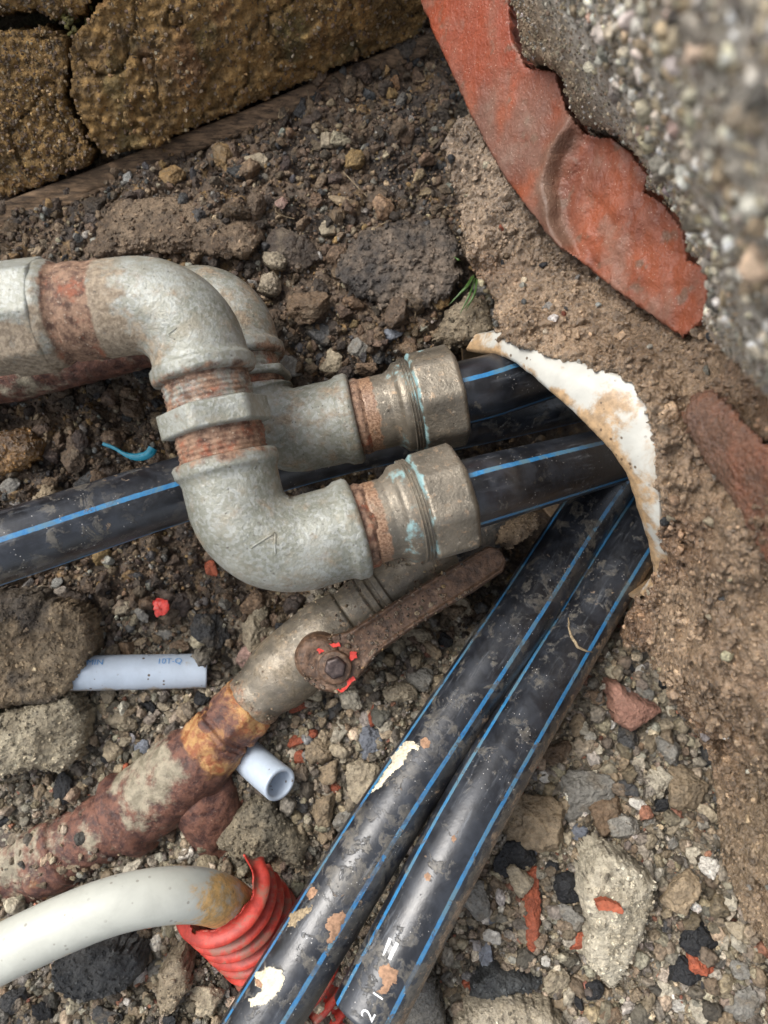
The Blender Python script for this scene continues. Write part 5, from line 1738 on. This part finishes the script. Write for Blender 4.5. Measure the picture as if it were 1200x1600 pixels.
AUTO = []
LANDMARKS = [(970, 1440, 'largest pale stone'), (985, 1110, 'dull red brick shard'), (798, 1342, 'glossy black stone'), (790, 1545, 'flat slate lump'), (1060, 1392, 'brown knobbly stone'),
             (425, 1205, 'open-ended tube'), (220, 1050, 'flat pipe length'), (70, 1010, 'brown mortar lump'), (70, 1165, 'paler mortar lump'), (375, 1440, 'red conduit'), (150, 1430, 'white pipe'),
             (268, 1545, 'upright tan stone'), (150, 1530, 'dark grey lump'), (524, 1043, 'lever pivot'), (578, 1162, 'smooth blue-grey stone'), (372, 1112, 'rusted nut'), (130, 1310, 'rusted pipe'),
             (620, 420, 'black-crusted stone'), (420, 860, 'front elbow'), (25, 705, 'amber lump'), (200, 705, 'teal cable tie'), (690, 620, 'rear brass nut'), (350, 230, 'timber strip'), (270, 360, 'broad soil clod'),
             (1110, 1356, 'white stone by the mud wall'), (835, 1288, 'broad tan rubble stone'), (610, 1500, 'printed pipe'), (1085, 1462, 'black clinker below the knobbly stone'), (330, 985, 'dark angular stone')]


def side(dx, dy):
    a = math.degrees(math.atan2(-dy, dx)) % 360
    return ['right of', 'above and right of', 'above', 'above and left of', 'left of', 'below and left of', 'below', 'below and right of'][int((a + 22.5) // 45) % 8]


def auto_labels():
    used = {}
    for ob, x, y, r_, cn, cat in AUTO:
        lm = sorted(LANDMARKS, key=lambda l: (l[0] - x) ** 2 + (l[1] - y) ** 2)
        size = 'tiny' if r_ < 10.5 else 'small' if r_ < 15 else 'middling'
        what = (cn + ' chip') if cat == 'brick chip' else (cn + ' stone')
        done = False
        for l in lm[:3]:
            for s_ in (size, ''):
                t = ' '.join((s_ + ' ' + what + ' ' + side(x - l[0], y - l[1]) + ' the ' + l[2]).split())
                if s_ and t not in used:
                    used[t] = 1
                    ob['label'] = t
                    done = True
                    break
            if done:
                break
        if not done:
            l, m = lm[0], lm[1]
            ob['label'] = size + ' ' + what + ' between the ' + l[2] + ' and the ' + m[2]


occ = []
for q in PLACED:
    occ.append((q[0], q[1], q[2]))
    stone(*q)

# medium stones filling the gravel bed: individuals, the largest that show
keepouts = [[(0, 930), (145, 930), (145, 1225), (0, 1225)], [(345, 1600), (950, 740), (1030, 880), (700, 1480), (640, 1600)], [(100, 1015), (330, 1015), (330, 1085), (100, 1085)],
            [(0, 1440), (250, 1350), (400, 1300), (470, 1390), (340, 1600), (285, 1460), (0, 1540)], [(0, 1290), (180, 1230), (380, 1060), (640, 880), (800, 850), (560, 1080), (440, 1110), (470, 1220), (330, 1310), (150, 1350), (0, 1390)],
            [(910, 1340), (1035, 1340), (1035, 1500), (965, 1570), (905, 1500)], [(940, 900), (1040, 1050), (1125, 1180), (1140, 1340), (1200, 1500), (1200, 900)]]
names_, wts = GRAVEL
cnt = 0
tries = 0
while cnt < 165 and tries < 6000:
    tries += 1
    x, y = rng.uniform(0, 1200), rng.uniform(950, 1600)
    if rng.random() < .45:
        x, y = rng.uniform(680, 1180), rng.uniform(1060, 1600)
    r_ = float(np.exp(rng.normal(math.log(14.5), .36)))
    if any(in_poly(np.array([x]), np.array([y]), kq)[0] for kq in keepouts):
        continue
    if any((x - a_) ** 2 + (y - b_) ** 2 < (.85 * (r_ + c_)) ** 2 for a_, b_, c_ in occ):
        continue
    occ.append((x, y, r_))
    cn = str(rng.choice(names_, p=np.array(wts) / sum(wts)))
    stone(x, y, r_, cn, rng.uniform(.9, 1.4), None, 'small stones in the gravel bed')
    cnt += 1

auto_labels()

# ------------------------------------------------------------------ GRAVEL and SOIL CRUMBS (uncountable)
def scatter(name, n, region, pal, mu, sd, smax, sub, mat, smooth, lift=.25, var=.28, dust=0.0):
    x = rng.uniform(-30, 1230, n * 3)
    y = rng.uniform(-20, 1640, n * 3)
    ok = region(x, y)
    x, y = x[ok][:n], y[ok][:n]
    w = on_floor(x, y)
    s = np.minimum(np.exp(rng.normal(math.log(mu), sd, len(w))), smax)
    w[:, 2] += s * rng.uniform(-.2, lift + .2, len(w))
    o = grains(name, w, s, pick(*pal, len(w), var, dust), mat, sub, smooth)
    o['kind'] = 'stuff'
    return o


def gravel_region(x, y):
    b = y + 0.05 * (x - 500) + 40 * np.sin(x / 70.) + 25 * np.sin(x / 23. + y / 40.)
    return (b > 955) & (rng.random(len(x)) < np.clip((b - 930) / 90, 0, 1))


def soil_region(x, y):
    b = y + 0.05 * (x - 500)
    return (b < 1010) & (y > -20) & ((x < 800))


scatter('gravel', 4600, gravel_region, GRAVEL, .0029, .40, .0062, 2, M['rubble'], True, .35, .32, .42)
scatter('gravel_fines', 15000, gravel_region, GRAVEL, .0014, .33, .0028, 1, M['rubble'], False, .5, .32, .42)
scatter('gravel_sand', 15000, gravel_region, GRAVEL, .0008, .3, .0016, 0, M['rubble'], False, .6, .3, .4)
scatter('soil_crumbs', 15000, soil_region, SOILP, .0012, .45, .0038, 1, M['soil'], True, .3)
scatter('soil_clumps', 1500, soil_region, (SOILP[0], [34, 24, 34, 4, 3, 4, 1, 9]), .0036, .42, .0090, 3, M['soil'], True, .1)
scatter('soil_pebbles', 320, soil_region, (SOILP[0], [10, 14, 6, 14, 14, 6, 7, 6]), .0020, .35, .0038, 2, M['rubble'], True, .2, .28, .25)
scatter('soil_grains', 14000, soil_region, SOILP, .0007, .35, .0016, 0, M['soil'], False, .6)


# ------------------------------------------------------------------ SMALL LITTER
def ribbon(name, pts, wid, th, mat, parent=None, taper=None, smooth=True, nrmv=None):
    a = spline(pts, 40) if not isinstance(pts, np.ndarray) else pts
    T = nrm(np.gradient(a, axis=0))
    N = nrm(CAM - a) if nrmv is None else np.tile(nrmv, (len(a), 1))
    B = np.cross(T, N)
    wv = np.full(len(a), wid) if taper is None else wid * taper(np.linspace(0, 1, len(a)))
    v = np.stack([a + B * wv[:, None] * x + N * th * y for x, y in ((-1, -1), (-1, 1), (0, 1.4), (1, 1), (1, -1))], 1)
    return mesh_obj(name, v.reshape(-1, 3), grid_faces(len(a), 5, True), mat, parent, smooth)


o = ribbon('cable_tie', [(160, 693, .425), (178, 700, .424), (198, 711, .422), (218, 714, .420), (234, 708, .419), (239, 700, .419)], .0019, .0006, M['tealtie'], taper=lambda t: .55 + .75 * sstep(t, .3, .75))
tag(o, 'snipped end of a teal plastic cable tie left of the hex collar', 'cable tie')
o = flake('plastic_flake', [(238, 938), (250, 934), (263, 938), (265, 952), (256, 962), (244, 964), (239, 952)], .428, M['redpaint'], None, .001, .002)
tag(o, 'small crumpled red plastic flake on the soil below the long pipe', 'flake')
gr = thing('grass_tuft', P(742, 432, .40), 'tuft of green grass sprouting where the mud wall meets the soil', 'grass')
for (a_, b_, c_) in [((738, 432), (722, 455), (700, 478)), ((742, 434), (733, 462), (718, 492)), ((746, 436), (740, 462), (728, 486)), ((745, 438), (736, 470), (724, 484)), ((741, 430), (728, 450), (706, 470)), ((722, 408), (715, 405), (708, 400))]:
    ribbon('blade', [(a_[0], a_[1], .402), (b_[0], b_[1], .392), (c_[0], c_[1], .394)], .0010, .0002, M['leaf'], gr, taper=lambda t: 1.02 - t ** 2)
w = ppr.surf(np.array([888, 890, 896, 904, 918, 940]), np.array([965, 985, 1000, 1012, 1018, 1022]), .016)
w = w + nrm(CAM - w) * .0012
ts = np.linspace(0, 1, 40)
a = np.stack([np.interp(ts, np.linspace(0, 1, 6), w[:, k]) for k in range(3)], 1)
a = a + .0008 * np.stack([fbm(a, 160, 3), fbm(a, 160, 3, off=3.), fbm(a, 160, 3, off=7.)], 1)
o = ribbon('rootlet', a, .0006, .0005, M['root'], taper=lambda t: .5 + .8 * np.sin(t * 3.1))
tag(o, 'dry curled rootlet lying across the right black pipe', 'root')
# loose root hairs in the upper soil
for i in range(14):
    x, y = rng.uniform(430, 720), rng.uniform(120, 500)
    w = on_floor(np.array([x, x + rng.normal(0, 18), x + rng.normal(0, 34)]), np.array([y, y + rng.normal(0, 18), y + rng.normal(0, 34)])) + np.array([0, 0, .0035])
    t_ = np.linspace(0, 1, 12)[:, None]
    a = (1 - t_) ** 2 * w[0] + 2 * t_ * (1 - t_) * w[1] + t_ ** 2 * w[2]
    o = ribbon('root_hair', a, .00022, .00022, M['root'])
    tag(o, 'fine pale root hair trailing over the upper soil', 'root', 'root hairs in the upper soil')
